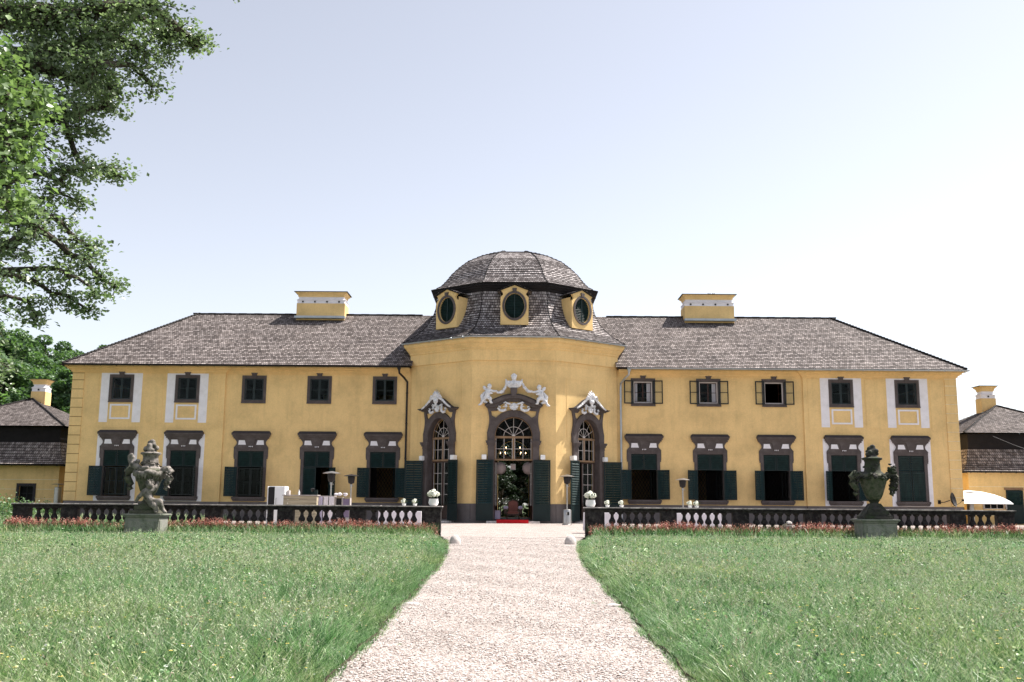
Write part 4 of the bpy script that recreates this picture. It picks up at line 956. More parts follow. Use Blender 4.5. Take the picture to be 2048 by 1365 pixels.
    mb.add([(x, yg+0.04, z) for x, z in g], [tuple(range(len(g)))]); obj('fanlight', mb, M['glass'], tr, loc, ang)
    return por
PT = [portal(c, a, PORT[k]['r'], PORT[k]['rise'], PORT[k]['zs'], k == 0) for (c, a, hw, k) in FAC]
def add_leaf(por, c, ang, hx, hy, wang, w_, z0, z1, label=None):
    """portal shutter hinged at local (hx,hy); wang = world angle of the leaf's direction"""
    key = 'portal_shutter_%.2f' % w_
    o = inst('shutter', shared(key, lambda b: louvre_leaf(b, w_, z0, z1, 2, 0.85, 0.045, pitch=0.13), [M['green'], M['slat']]), por, to_world((c[0], c[1], 0), ang, (hx, hy, 0)), wang, 1.0, label=label)
    return o
(cL, aL, _, _), (cC, aC, _, _), (cR, aR, _, _) = FAC
add_leaf(PT[1], cC, 0, -1.10, -0.24, R(184), 0.94, 0.14, 3.44); add_leaf(PT[1], cC, 0, 1.10, -0.24, R(-4), 0.94, 0.14, 3.44)
add_leaf(PT[0], cL, aL, -0.98, -0.30, R(182), 1.02, 0.12, 3.44); add_leaf(PT[0], cL, aL, 0.90, -0.30, R(-50), 0.85, 0.12, 3.44)
add_leaf(PT[2], cR, aR, -0.88, -0.30, R(232), 0.85, 0.12, 3.44, 'sunlit green shutter standing out edge on beside the right door'); add_leaf(PT[2], cR, aR, 0.98, -0.30, R(-2), 1.02, 0.12, 3.44)
# glazed door leaves
def door_leaf(b, w_, z0=DL+0.02, z1=3.41, cols=2):
    sash(b, w_, z0, z1, 0.05, 0.07, 1, 1); b.box(0.07, w_-0.07, 0.004, 0.046, z0+0.07, z0+0.75)
def door_bars(b, w_, z0=DL+0.02, z1=3.41, cols=2):
    x = w_/2; b.box(x-0.012, x+0.012, 0.008, 0.042, z0+0.75, z1-0.07)
    for i in range(1, 4): z = z0+0.75+(z1-0.07-z0-0.75)*i/4; b.box(0.07, w_-0.07, 0.01, 0.04, z-0.012, z+0.012)
    for xx in (0.075, w_-0.085): b.box(xx, xx+0.012, 0.0, 0.05, z0+0.75, z1-0.07)
def glazed(por, c, ang, hx, rel, w_, sd):
    p = to_world((c[0], c[1], 0), ang, (hx, 0.32, 0)); rr = ang-rel if sd < 0 else ang+rel; sc = (1 if sd < 0 else -1, 1, 1)
    o = inst('door_leaf', shared('door_leaf%.2f' % w_, lambda b: door_leaf(b, w_), M['darkwood']), por, p, rr, sc)
    inst('glazing_bar', shared('door_bars%.2f' % w_, lambda b: door_bars(b, w_), M['frame_white']), o, p, rr, sc)
    inst('pane', shared('door_pane%.2f' % w_, lambda b: b.box(0.07, w_-0.07, 0.022, 0.028, DL+0.77, 3.34), M['glass']), o, p, rr, sc)
glazed(PT[1], cC, 0, -1.04, R(-84), 1.0, -1); glazed(PT[1], cC, 0, 1.04, R(-84), 1.0, 1)
glazed(PT[0], cL, aL, -0.79, 0, 0.78, -1); glazed(PT[0], cL, aL, 0.79, 0, 0.78, 1)
glazed(PT[2], cR, aR, 0.79, R(-18), 0.78, 1); glazed(PT[2], cR, aR, -0.79, R(-88), 0.78, -1)
# small white box lamps on the pilasters
for (c, a, hw, k), por, xs_ in zip(FAC, PT, ((-1.13, 1.20), (-1.62, 1.62), (-1.20, 1.13))):
    for x in xs_:
        mb = MB(); mb.bevbox(x-0.13, x+0.13, -0.36, -0.01, 3.46, 3.72, 0.02); obj('wall_lamp', mb, M['white_enamel'], por, (c[0], c[1], 0), a)
# --- sculpture over the middle door (continuous surfaces)
loc = (0, 55.4, 0)
bust = meta([(0, -0.30, 8.02, 0.15), (0, -0.33, 7.96, 0.13), (0, -0.26, 8.14, 0.12), (-0.10, -0.28, 8.10, 0.08), (0.10, -0.28, 8.10, 0.08), (0, -0.28, 7.84, 0.09)]
            +limb((-0.34, -0.26, 7.70), (0.34, -0.26, 7.70), 0.13, 0.13)+limb((-0.28, -0.30, 7.58), (0.28, -0.30, 7.58), 0.13, 0.13)+limb((-0.16, -0.30, 7.46), (0.16, -0.30, 7.46), 0.09, 0.09)
            +[(-0.14, -0.40, 7.66, 0.10), (0.14, -0.40, 7.66, 0.10), (-0.42, -0.26, 7.76, 0.08), (0.42, -0.26, 7.76, 0.08), (-0.45, -0.26, 7.88, 0.05), (0.45, -0.26, 7.88, 0.05)], 0.035)
obj('bust', bust, M['white_stucco'], PT[1], loc, smooth=True)
def putto(sx):
    X = lambda x: sx*x
    e = [(X(0.06), -0.32, 0.88, 0.135), (X(0.06), -0.36, 0.86, 0.11), (X(0.05), -0.28, 0.94, 0.10)]      # head (slightly bowed)
    e += [(X(0.03), -0.30, 0.74, 0.07)]
    e += limb((X(0.0), -0.28, 0.64), (X(-0.06), -0.28, 0.34), 0.135, 0.15)
    e += [(X(-0.04), -0.35, 0.40, 0.12)]
    e += chain([(X(0.10), -0.30, 0.66), (X(0.30), -0.36, 0.60), (X(0.46), -0.36, 0.62)], [0.075, 0.062, 0.05])  # arm to the garland
    e += chain([(X(-0.12), -0.28, 0.66), (X(-0.02), -0.42, 0.50), (X(0.20), -0.44, 0.48)], [0.075, 0.06, 0.05])
    e += chain([(X(-0.12), -0.30, 0.28), (X(0.10), -0.44, 0.20), (X(0.14), -0.40, -0.02), (X(0.22), -0.42, -0.05)], [0.115, 0.09, 0.065, 0.045])
    e += chain([(X(-0.14), -0.26, 0.28), (X(-0.30), -0.32, 0.08), (X(-0.42), -0.30, -0.12), (X(-0.52), -0.32, -0.16)], [0.11, 0.085, 0.06, 0.045])
    return e
def drape(sx):
    X = lambda x: sx*x
    return chain([(X(-0.20), -0.24, 0.56), (X(-0.36), -0.24, 0.34), (X(-0.30), -0.26, 0.08), (X(-0.08), -0.30, -0.02)], [0.06, 0.09, 0.10, 0.06])+[(X(-0.18), -0.22, 0.76, 0.11), (X(-0.24), -0.22, 0.84, 0.09)]
for sx, x0, z0 in ((1, -1.42, 6.62), (-1, 1.46, 6.58)):
    pu = obj('putto', meta([(a+x0, b, c+z0, d) for a, b, c, d in putto(sx)], 0.03), M['white_stucco'], PT[1], loc, smooth=True)
    obj('drapery', meta([(a+x0, b, c+z0, d) for a, b, c, d in drape(sx)], 0.035), M['white_stucco'], pu, loc, smooth=True)
for sx in (-1, 1):
    P0, P1, P2, P3 = Vector((sx*0.42, -0.28, 7.74)), Vector((sx*0.46, -0.26, 7.28)), Vector((sx*0.72, -0.28, 6.98)), Vector((sx*1.00, -0.34, 7.24))
    if sx > 0: P1, P2 = Vector((0.62, -0.26, 7.40)), Vector((0.80, -0.28, 7.12))
    mb = MB()
    for i in range(26):
        t = i/25; p = (1-t)**3*P0+3*(1-t)**2*t*P1+3*(1-t)*t*t*P2+t**3*P3
        mb.ico(p+Vector((random.uniform(-.02, .02), random.uniform(-.03, .01), random.uniform(-.02, .02))), 0.055+0.03*math.sin(math.pi*t)+random.uniform(-.01, .012), 1, jit=0.22)
    obj('garland', mb, M['white_stucco'], PT[1], loc)
# shells over the side doors
for pi_ in (0, 2):
    (c, a, hw, k) = FAC[pi_]; mb = MB()
    for i in range(9):
        t = (i-4)/4; an = t*1.15; L = 0.56-0.16*abs(t)
        mb.tube([(0.05*t, -0.34, 6.86), (math.sin(an)*L*0.55, -0.46, 6.86+math.cos(an)*L*0.62), (math.sin(an)*L*0.86, -0.36, 6.86+math.cos(an)*L*1.05)], [0.05, 0.075, 0.028], 7)
    mb.ico((0, -0.42, 6.80), 0.15, 2, (1.2, 0.7, 1), 0.08); mb.ico((0, -0.42, 6.62), 0.09, 1, (1.0, 0.7, 1.4), 0.1)
    for sd in (-1, 1):
        for j in range(15):
            t = j/14; x = 0.22+t*0.86; z = 7.04-0.66*(0.5-0.5*math.cos(min(1, x/1.25)*math.pi)); mb.ico((sd*x, -0.40, z), 0.085*(1-0.45*t), 1, (1.2, 0.8, 1), 0.25)
        mb.tube([(sd*0.1, -0.42, 6.98), (sd*0.34, -0.44, 7.10), (sd*0.44, -0.42, 6.98), (sd*0.36, -0.42, 6.90)], [0.05, 0.055, 0.045, 0.03], 7)
    obj('shell_ornament', mb, M['white_stucco'], PT[pi_], (c[0], c[1], 0), a, smooth=True)
# stone steps and mats in front of the doors
for (c, a, hw, k), por in zip(FAC, PT):
    mb = MB(); w_ = 1.45 if k == 0 else 1.15; mb.bevbox(-w_, w_, -0.75, 0.5, -0.02, DL-0.06 if k == 0 else 0.10, 0.012); obj('doorstep', mb, M['rail'], por, (c[0], c[1], 0), a)
# satellite dish on the right-hand corner
mb = MB(); mb.lathe([(0.01, 0.0), (0.14, 0.015), (0.26, 0.05), (0.36, 0.11), (0.42, 0.16), (0.42, 0.175), (0.35, 0.125), (0.24, 0.062), (0.12, 0.03), (0.01, 0.02)], 28); mb.xf(Vector((0.80, -0.62, 0.22)).to_track_quat('Z', 'Y').to_matrix().to_4x4())
dp = at(1902, 1001, 57.6); dish = obj('satellite_dish', mb, M['darkmetal'], palace, dp, smooth=True)
mb = MB(); mb.tube([(-0.42, 0.62, -0.12), (-0.35, 0.1, -0.12), (-0.05, -0.02, 0)], 0.025, 6); mb.tube([(0.05, -0.05, -0.36), (0.35, -0.25, -0.18), (0.52, -0.32, -0.02)], 0.014, 5); mb.bevbox(0.48, 0.60, -0.38, -0.28, -0.05, 0.06, 0.01)
mb.box(-0.50, -0.34, 0.56, 0.62, -0.22, 0.0)
obj('dish_arm', mb, M['darkmetal'], dish, dp)
# ================================================================== OUTBUILDINGS (mirror pair)
def outbuilding(s):
    side = 'left' if s < 0 else 'right'
    ob = thing('outbuilding', ('low yellow outbuilding with shingled mansard roof in front of the wooded hill' if s < 0 else 'low yellow outbuilding with shingled mansard roof behind the white parasol'), 'outbuilding', (s*33.2, 63, 0), group='low outbuildings flanking the palace')
    x0, x1 = 28.7, 37.8; yf, yb = 63.4, 73.6
    def bx(mb, a, b, *r): a, b = sorted((s*a, s*b)); mb.box(a, b, *r)
    mb = MB(); hole = [(s*31.2-0.5, s*31.2+0.5, 1.05, 1.85)] if s < 0 else [(31.0, 32.0, 0.05, 2.15), (29.6, 30.9, 0.95, 1.3)]
    if s < 0: hole = [(-31.15, -30.25, 1.0, 1.95)]
    a, b = sorted((s*x0, s*x1)); wall_panel(mb, a, b, -0.1, 3.35, hole, y=yf, depth=0.3)
    for x in (s*x0, s*x1): mb.add([(x, yf, -0.1), (x, yb, -0.1), (x, yb, 3.35), (x, yf, 3.35)], [(0, 1, 2, 3)])
    mb.add([(s*x0, yb, -0.1), (s*x1, yb, -0.1), (s*x1, yb, 3.35), (s*x0, yb, 3.35)], [(0, 1, 2, 3)])
    obj('wall', mb, M['yellow'], ob)
    mb = MB()
    for z in (0.55, 1.15, 1.75, 2.35):
        segs = [(a, b)]
        for h in hole:
            if h[2]-0.1 < z < h[3]+0.1: segs = [q for (p0, p1) in segs for q in ((p0, h[0]-0.16), (h[1]+0.16, p1)) if q[1] > q[0]]
        for p0, p1 in segs: mb.box(p0, p1, yf-0.006, yf+0.01, z-0.015, z+0.015)
    obj('wall_groove', mb, M['cream'], ob)
    if s < 0:
        mb = MB(); xa, xb, za, zb = hole[0]
        for q in ((xa-0.16, xa, za-0.02, zb+0.16), (xb, xb+0.16, za-0.02, zb+0.16), (xa, xb, zb, zb+0.16), (xa, xb, za-0.16, za)): mb.box(q[0], q[1], yf-0.05, yf+0.02, q[2], q[3])
        wn = obj('window', mb, M['stone_dark'], ob); mb = MB(); sash(mb, xb-xa, za, zb, 0.05, 0.06, 2, 2); obj('casement', mb, M['black'], wn, (xa, yf+0.12, 0))
        mb = MB(); mb.box(xa, xb, yf+0.28, yf+0.30, za, zb); obj('room_shade_sheet', mb, M['dark'], wn)  # flat dark sheet stands in for the unlit room
    else:
        mb = MB(); louvre_leaf(mb, 1.0, 0.06, 2.13, 1, 1.1); obj('door', mb, [M['green'], M['slat']], ob, (31.0, yf-0.06, 0), R(-8), label='dark green door leaf of the right outbuilding')
        mb = MB(); mb.box(29.5, 31.0, yf-0.05, yf+0.02, 1.3, 1.38); mb.box(29.5, 29.6, yf-0.05, yf+0.02, 0.95, 1.3); mb.box(30.9, 31.0, yf-0.05, yf+0.02, 0.95, 1.3); wn = obj('window', mb, M['wood_light'], ob)
        mb = MB(); sash(mb, 1.3, 0.95, 1.3, 0.05, 0.05, 1, 3); obj('casement', mb, M['frame_white'], wn, (29.6, yf+0.1, 0))
        mb = MB(); mb.box(29.6, 32.0, yf+0.28, yf+0.30, 0.05, 2.15); obj('room_shade_sheet', mb, M['dark'], wn)  # dark sheet paints the shade behind door and window
        mb = MB(); mb.box(30.9, 32.1, yf-0.06, yf+0.02, 2.15, 2.30); obj('lintel', mb, M['wood'], ob)
    # lower mansard skirt, neck, upper pyramid
    def hip(mb, e, ez, t, tz, n):
        (ex0, ex1, ey0, ey1), (tx0, tx1, ty0, ty1) = e, t
        E = [(s*ex0, ey0), (s*ex1, ey0), (s*ex1, ey1), (s*ex0, ey1)]; T = [(s*tx0, ty0), (s*tx1, ty0), (s*tx1, ty1), (s*tx0, ty1)]
        for i in range(4): patch(mb, (*E[i], ez), (*E[(i+1) % 4], ez), (*T[i], tz), (*T[(i+1) % 4], tz), n)
    mb = MB(); hip(mb, (x0-0.6, x1+0.6, yf-0.75, yb+0.75), 3.28, (x0-0.15, x1+0.15, yf-0.25, yb+0.25), 3.75, 4); hip(mb, (x0-0.15, x1+0.15, yf-0.25, yb+0.25), 3.75, (x0+0.25, x1-0.25, yf+0.35, yb-0.35), 4.72, 5)
    rf = obj('lower_roof', mb, M['shingle'], ob)
    mb = MB(); a, b = sorted((s*(x0+0.3), s*(x1-0.3))); mb.box(a, b, yf+0.4, yb-0.4, 4.6, 5.66); a, b = sorted((s*(x0-0.55), s*(x1+0.55))); mb.box(a, b, yf-0.7, yb+0.7, 3.22, 3.27)
    a, b = sorted((s*(x0+0.25), s*(x1-0.25))); mb.box(a, b, yf+0.30, yb-0.30, 5.62, 5.70)
    obj('roof_neck', mb, M['soffit'], ob)
    cx, cy = (x0+x1)/2, (yf+yb)/2
    mb = MB(); hip(mb, (x0-0.15, x1+0.15, yf-0.15, yb+0.15), 5.72, (x0+1.1, x1-1.1, yf+1.3, yb-1.3), 6.28, 7); hip(mb, (x0+1.1, x1-1.1, yf+1.3, yb-1.3), 6.28, (cx, cx, cy, cy), 7.95, 20)
    obj('upper_roof', mb, M['shingle'], ob)
    for (ex, ey) in ((x0, yf), (x1, yf)):
        mb = MB(); sx = -1 if ex == x0 else 1
        pts = [Vector((s*(ex+sx*0.15), ey-0.15, 5.76)), Vector((s*(ex-sx*1.1), ey+1.3, 6.32)), Vector((s*cx, cy, 8.0))]
        for p, q in zip(pts[:-1], pts[1:]):
            for i in range(12): mb.tube([p.lerp(q, i/12)+Vector((0, 0, 0.02)), p.lerp(q, (i+1)/12)], 0.06, 5)
        obj('hip_shingles', mb, M['shingle_dome'], ob)
    ch = (cx-0.65 if s > 0 else -(cx+0.55))
    xa, xb = (32.32, 33.32) if s > 0 else (-33.45, -32.45)
    c_ = chimney(xa, xb, 68.6, 69.5, 7.6, 9.35, ob)
    mb = MB(); gutter(mb, (s*(x0-0.65) if s > 0 else s*(x1+0.65), yf-0.8, 3.26), (s*(x1+0.65) if s > 0 else s*(x0-0.65), yf-0.8, 3.26), 0.06); obj('gutter', mb, M['darkmetal'], ob)
    if s > 0:
        mb = MB(); P, Q = at(1925, 915, 62.0), at(1965, 944, 62.4); mb.tube([P, P.lerp(Q, 0.5)-Vector((0, 0, 0.05)), Q], 0.015, 4); P, Q = at(1986, 873, 62.8), at(2070, 905, 62.8); mb.tube([P, P.lerp(Q, 0.5)-Vector((0, 0, 0.05)), Q], 0.012, 4); obj('cable', mb, M['darkmetal'], ob)
    return ob
outbuilding(-1); outbuilding(1)
# ================================================================== BALUSTRADES
BY = 31.6
def baluster_prof():
    return [(0.085, 0.10), (0.085, 0.14), (0.105, 0.16), (0.112, 0.20), (0.105, 0.25), (0.075, 0.32), (0.048, 0.40), (0.052, 0.43), (0.100, 0.47), (0.108, 0.52), (0.085, 0.57), (0.060, 0.61), (0.048, 0.68), (0.056, 0.73), (0.095, 0.76), (0.095, 0.79)]
ME_bal = MB().lathe(baluster_prof(), 14).mesh('baluster', M['black_stone'], True)
def balustrade(s):
    x_in, x_out = 2.25, 15.6
    t = thing('stone_balustrade', ('blackened stone balustrade left of the path, behind the putto urn' if s < 0 else 'blackened stone balustrade right of the path, behind the garlanded urn'), 'balustrade', (s*8.9, BY, 0), group='stone balustrades flanking the gravel path')
    piers = [(x_in, x_in+0.60)]; x = x_in+0.60; bal = []
    for g in range(5):
        bal += [x+0.25*(i+1) for i in range(6)]; piers.append((x+1.75, x+2.25)); x += 2.25
    bal += [x+0.25*(i+1) for i in range(3)]; piers.append((x+1.0, x_out))
    for bxp in bal: inst('baluster', ME_bal, t, (s*bxp, BY, 0))
    a, b = sorted((s*x_in, s*x_out))
    mb = MB(); mb.bevbox(a, b, BY-0.17, BY+0.17, -0.05, 0.10, 0.015); obj('base', mb, M['black_stone'], t)
    mb = MB(); mb.bevbox(a-0.02, b+0.02, BY-0.14, BY+0.14, 0.79, 0.865, 0.01); obj('rail_bed', mb, M['black_stone'], t)
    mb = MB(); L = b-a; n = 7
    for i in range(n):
        mb.bevbox(a-0.05+(L+0.1)*i/n+0.003, a-0.05+(L+0.1)*(i+1)/n-0.003, BY-0.20, BY+0.20, 0.9155, 0.945+0.004*math.sin(i*1.7), 0.006)  # pale upper slab paints the sunlit top edge of the rail
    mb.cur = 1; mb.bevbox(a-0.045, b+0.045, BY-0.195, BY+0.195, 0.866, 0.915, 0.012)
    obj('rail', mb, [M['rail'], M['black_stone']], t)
    for i, (p, q) in enumerate(piers):
        p, q = sorted((s*p, s*q)); mb = MB(); mb.bevbox(p, q, BY-0.145, BY+0.145, 0.10, 0.79, 0.01); mb.bevbox(p+0.09, q-0.09, BY-0.158, BY-0.14, 0.2, 0.7, 0.006)
        obj('pier', mb, M['black_stone'], t)
    return t
balustrade(-1); balustrade(1)
# ================================================================== URNS
def urn(base, which):
    z0 = base[2]
    t = thing('garden_urn', ('weathered stone urn with a putto climbing its foot, in front of the left balustrade' if which < 0 else 'dark mossy stone urn with thick garland and no putto, in front of the right balustrade'), 'garden urn', base, group='stone urns on pedestals before the balustrades')
    st = M['statue'] if which < 0 else M['statue_dark']; pale = M['statue_pale'] if which < 0 else M['statue_dark']
    mb = MB(); mb.bevbox(-0.50, 0.50, -0.42, 0.42, -0.15, 0.55, 0.02); mb.bevbox(-0.40, 0.40, -0.445, -0.42, 0.05, 0.47, 0.008); mb.bevbox(0.498, 0.52, -0.34, 0.34, 0.05, 0.47, 0.008); mb.bevbox(-0.53, 0.53, -0.45, 0.45, 0.55, 0.60, 0.012); mb.bevbox(-0.58, 0.58, -0.50, 0.50, 0.60, 0.66, 0.018)
    obj('pedestal', mb, M['pedestal'], t, base)
    mb = MB(); mb.bevbox(-0.42, 0.42, -0.38, 0.38, 0.66, 0.76, 0.02); mb.bevbox(-0.31, 0.33, -0.30, 0.30, 0.76, 0.90, 0.02); mb.lathe([(0.27, 0.9), (0.28, 0.95), (0.22, 0.99), (0.15, 1.05), (0.125, 1.14), (0.16, 1.20), (0.19, 1.22)], 24)
    if which > 0: mb.add([(-0.42, -0.3, 0.74), (0.42, -0.3, 0.74), (0.42, 0.3, 0.74), (-0.42, 0.3, 0.74), (-0.14, -0.14, 1.12), (0.14, -0.14, 1.12), (0.14, 0.14, 1.12), (-0.14, 0.14, 1.12)], [(0, 1, 5, 4), (1, 2, 6, 5), (2, 3, 7, 6), (3, 0, 4, 7), (4, 5, 6, 7)])
    obj('foot', mb, st, t, base, smooth=True)
    mb = MB(); n = 40; prof = [(0.13, 1.20), (0.20, 1.25), (0.255, 1.36), (0.30, 1.50), (0.345, 1.64), (0.385, 1.78), (0.405, 1.88), (0.41, 1.94), (0.36, 1.98), (0.33, 2.0)]
    stt = len(mb.v); mb.lathe(prof, n)
    for i in range(stt, len(mb.v)):   # fluted belly
        x, y, z = mb.v[i]; a = math.atan2(y, x); k = 1+(0.045*math.cos(10*a) if 1.22 < z < 1.9 else 0); mb.v[i] = (x*k, y*k, z)
    obj('body', mb, M['statue'], t, base, smooth=True)
    mb = MB(); mb.lathe([(0.34, 1.99), (0.30, 2.03), (0.25, 2.07), (0.235, 2.14), (0.23, 2.24), (0.22, 2.34), (0.24, 2.40), (0.29, 2.42), (0.30, 2.46), (0.27, 2.48), (0.18, 2.50), (0.16, 2.53), (0.10, 2.56)], 28)
    obj('neck', mb, pale, t, base, smooth=True)
    # finial of leaves and fruit
    rs = random.Random(3 if which < 0 else 9); el = []
    for i in range(26):
        h = rs.random(); a = rs.uniform(0, 2*math.pi); rr = (0.19 if h < .6 else 0.10)*(1-0.55*h); el.append((rr*math.cos(a), rr*math.sin(a), 2.54+0.28*h, 0.055+0.02*rs.random()))
    el.append((0, 0, 2.60, 0.14)); el.append((0.01, 0, 2.80, 0.06)); el.append((0, 0, 2.70, 0.10))
    obj('finial', meta(el, 0.022), pale, t, base, smooth=True)
    # scroll handles
    for sd in (-1, 1):
        mb = MB(); P = [(sd*x, -0.05, z) for x, z in ((0.34, 1.86), (0.44, 1.96), (0.56, 1.97), (0.645, 1.88), (0.65, 1.74), (0.58, 1.62), (0.50, 1.52), (0.50, 1.42), (0.56, 1.38), (0.61, 1.43), (0.58, 1.48))]
        st_ = len(mb.v); mb.tube(P, [0.10, 0.115, 0.12, 0.12, 0.11, 0.095, 0.075, 0.062, 0.055, 0.048, 0.03], 10)
        obj('scroll_handle', mb, M['statue'] if which > 0 else pale if sd > 0 else M['statue'], t, base, smooth=True)
    # swag of drapery / garland round the shoulder
    el = []
    if which < 0:
        for i in range(60):
            a = R(-205)+R(230)*i/59; r_ = 0.40+0.03*math.sin(i*1.9); z = 1.90-0.07*abs(math.sin(a*2.5))+0.03*math.sin(i*2.7)
            el.append((r_*math.cos(a), r_*math.sin(a), z, 0.065))
            if i % 3 == 0: el += limb((r_*math.cos(a)*1.03, r_*math.sin(a)*1.03, z-0.04), (r_*0.97*math.cos(a), r_*0.97*math.sin(a), z-0.13-0.06*rs.random()), 0.04, 0.025)
        obj('drapery', meta(el, 0.025), pale, t, base, smooth=True)
    mb = MB(); rs2 = random.Random(5)
    def leafy(c, r_, n_, sz):
        for i in range(n_):
            v = Vector((rs2.gauss(0, 1), rs2.gauss(0, 1), rs2.gauss(0, 1))).normalized()*r_*rs2.uniform(0.6, 1.0); p = Vector(c)+v
            mb.ico(p, sz*rs2.uniform(0.6, 1.1), 1, (rs2.uniform(.6, 1.2), rs2.uniform(.6, 1.2), rs2.uniform(.5, 1.1)), 0.25)
    if which > 0:
        for i in range(12):
            a = R(-200)+R(230)*i/11; leafy((0.40*math.cos(a), 0.40*math.sin(a), 1.93-0.03*abs(math.sin(3*a))), 0.09, 7, 0.062)
        obj('carved_garland', mb, pale, t, base, smooth=True); mb = MB()
        for z in np.linspace(1.60, 2.20, 8): leafy((0.60-0.14*abs(z-1.8), -0.12, z), 0.12, 10, 0.065)
        obj('carved_garland', mb, pale, t, base, smooth=True); mb = MB()
        for z in np.linspace(1.78, 2.0, 4): leafy((-0.54, -0.12, z), 0.10, 7, 0.06)
        obj('carved_garland', mb, pale, t, base, smooth=True); mb = MB()
        leafy((0, -0.05, 2.14), 0.26, 26, 0.06)
    else:
        for z in np.linspace(1.60, 1.98, 5): leafy((0.60, -0.12, z), 0.07, 6, 0.052)
        for i in range(7): a = R(-150)+R(130)*i/6; leafy((0.24*math.cos(a), 0.24*math.sin(a), 2.16+0.04*math.sin(3*a)), 0.06, 5, 0.05)
    obj('carved_garland', mb, pale, t, base, smooth=True)
    if which < 0:
        # putto leaning round the foot: head, torso, arm up to the bowl, legs braced on the plinth
        e = [(0.16, -0.36, 1.52, 0.115), (0.17, -0.40, 1.49, 0.09), (0.15, -0.31, 1.56, 0.09)]+[(0.13, -0.33, 1.40, 0.06)]
        e += chain([(0.08, -0.34, 1.32), (0.10, -0.30, 1.14), (0.24, -0.28, 0.98)], [0.12, 0.115, 0.13])
        e += chain([(0.00, -0.38, 1.30), (-0.12, -0.40, 1.16), (-0.22, -0.36, 1.02)], [0.07, 0.058, 0.045]) + chain([(0.19, -0.34, 1.32), (0.30, -0.28, 1.44), (0.34, -0.20, 1.58)], [0.07, 0.055, 0.045])
        e += chain([(0.30, -0.30, 1.00), (0.48, -0.36, 1.02), (0.54, -0.34, 0.84), (0.64, -0.36, 0.72), (0.70, -0.40, 0.70)], [0.105, 0.085, 0.07, 0.05, 0.04])
        e += chain([(0.26, -0.32, 0.94), (0.36, -0.42, 0.90), (0.40, -0.38, 0.74), (0.42, -0.44, 0.70)], [0.105, 0.08, 0.06, 0.045])
        pu = obj('putto', meta(e, 0.022), M['statue_pale'], t, base, smooth=True)
        mb = MB(); rs3 = random.Random(2)
        for i in range(40):
            v = Vector((rs3.gauss(0, 1), rs3.gauss(0, 1), rs3.gauss(0, 1)+0.6)).normalized()*0.115; mb.ico(Vector((0.155, -0.345, 1.55))+v, 0.028, 1, jit=0.2)
        obj('hair', mb, M['statue_pale'], pu, base, smooth=True)
        # second figure, half length, on the left shoulder of the urn with a raised arm holding a ring
        e = chain([(-0.22, -0.25, 2.00), (-0.36, -0.22, 2.06), (-0.48, -0.20, 2.14)], [0.09, 0.10, 0.09])+[(-0.30, -0.22, 2.20, 0.08)]+chain([(-0.48, -0.2, 2.18), (-0.46, -0.2, 2.32), (-0.50, -0.2, 2.40), (-0.58, -0.2, 2.36)], [0.06, 0.05, 0.045, 0.04])+chain([(-0.50, -0.2, 2.14), (-0.56, -0.2, 2.22), (-0.58, -0.2, 2.34)], [0.055, 0.045, 0.04])+chain([(-0.25, -0.25, 1.98), (-0.08, -0.34, 1.99), (0.06, -0.38, 2.02)], [0.08, 0.06, 0.045])
        obj('reclining_figure', meta(e, 0.022), M['statue_pale'], t, base, smooth=True)
    return t
pL = at(292, 1060, 30.2); pR = at(1751, 1060, 30.2)
urn((pL.x, 30.2, 0), -1); urn((pR.x, 30.2, 0), 1)
# ================================================================== TERRACE FURNITURE
def heater(x, y, h, label, disc=M['steel'], rd=0.40, rz=0.0):
    t = thing('patio_heater', label, 'patio heater', (x, y, 0), group='mushroom patio heaters on the terrace')
    L = (x, y, 0)
    mb = MB(); mb.lathe([(0.26, 0), (0.26, 0.04), (0.225, 0.06), (0.225, 0.74), (0.20, 0.78), (0.05, 0.80)], 24); mb.box(-0.06, 0.07, -0.232, -0.22, 0.52, 0.66); obj('base_cabinet', mb, M['steel'], t, L, smooth=True)
    mb = MB(); mb.box(0.0, 0.10, -0.236, -0.225, 0.50, 0.66); obj('vent', mb, M['dark'], t, L)
    mb = MB(); mb.lathe([(0.035, 0.80), (0.035, h-0.62), (0.06, h-0.60), (0.06, h-0.5), (0.04, h-0.48)], 12); mb.tube([(0.05, -0.02, h-0.58), (0.12, -0.04, h-0.58)], 0.02, 5); obj('pole', mb, M['steel'], t, L, smooth=True)
    mb = MB(); mb.lathe([(0.05, h-0.48), (0.13, h-0.44), (0.15, h-0.42), (0.185, h-0.14), (0.17, h-0.10), (0.03, h-0.09)], 20); obj('burner', mb, M['darkmetal'], t, L, smooth=True)
    mb = MB(); mb.lathe([(0.02, h-0.09), (rd*0.5, h-0.075), (rd, h-0.095), (rd+0.005, h-0.085), (rd*0.55, h-0.03), (0.06, h), (0.01, h+0.01)], 32); obj('reflector', mb, disc, t, L, smooth=True)
    return t
p = at(663, 950, 45.5); heater(p.x, 45.5, at(663, 943, 45.5).z, 'silver topped patio heater in front of the shuttered garden door')
p = at(703, 950, 50.0); heater(p.x, 50.0, at(703, 949, 50.0).z, 'dark topped patio heater between the silver one and the open shutters', M['darkmetal'], 0.38)
p = at(1365, 958, 51.5); heater(p.x, 51.5, at(1365, 957, 51.5).z, 'lone patio heater behind the right balustrade between two shuttered windows', M['steel'], 0.38)
p = at(1134, 950, 51.5); heater(p.x, 51.5, at(1137, 950, 51.5).z, 'patio heater with full steel base beside the open right portal shutter')
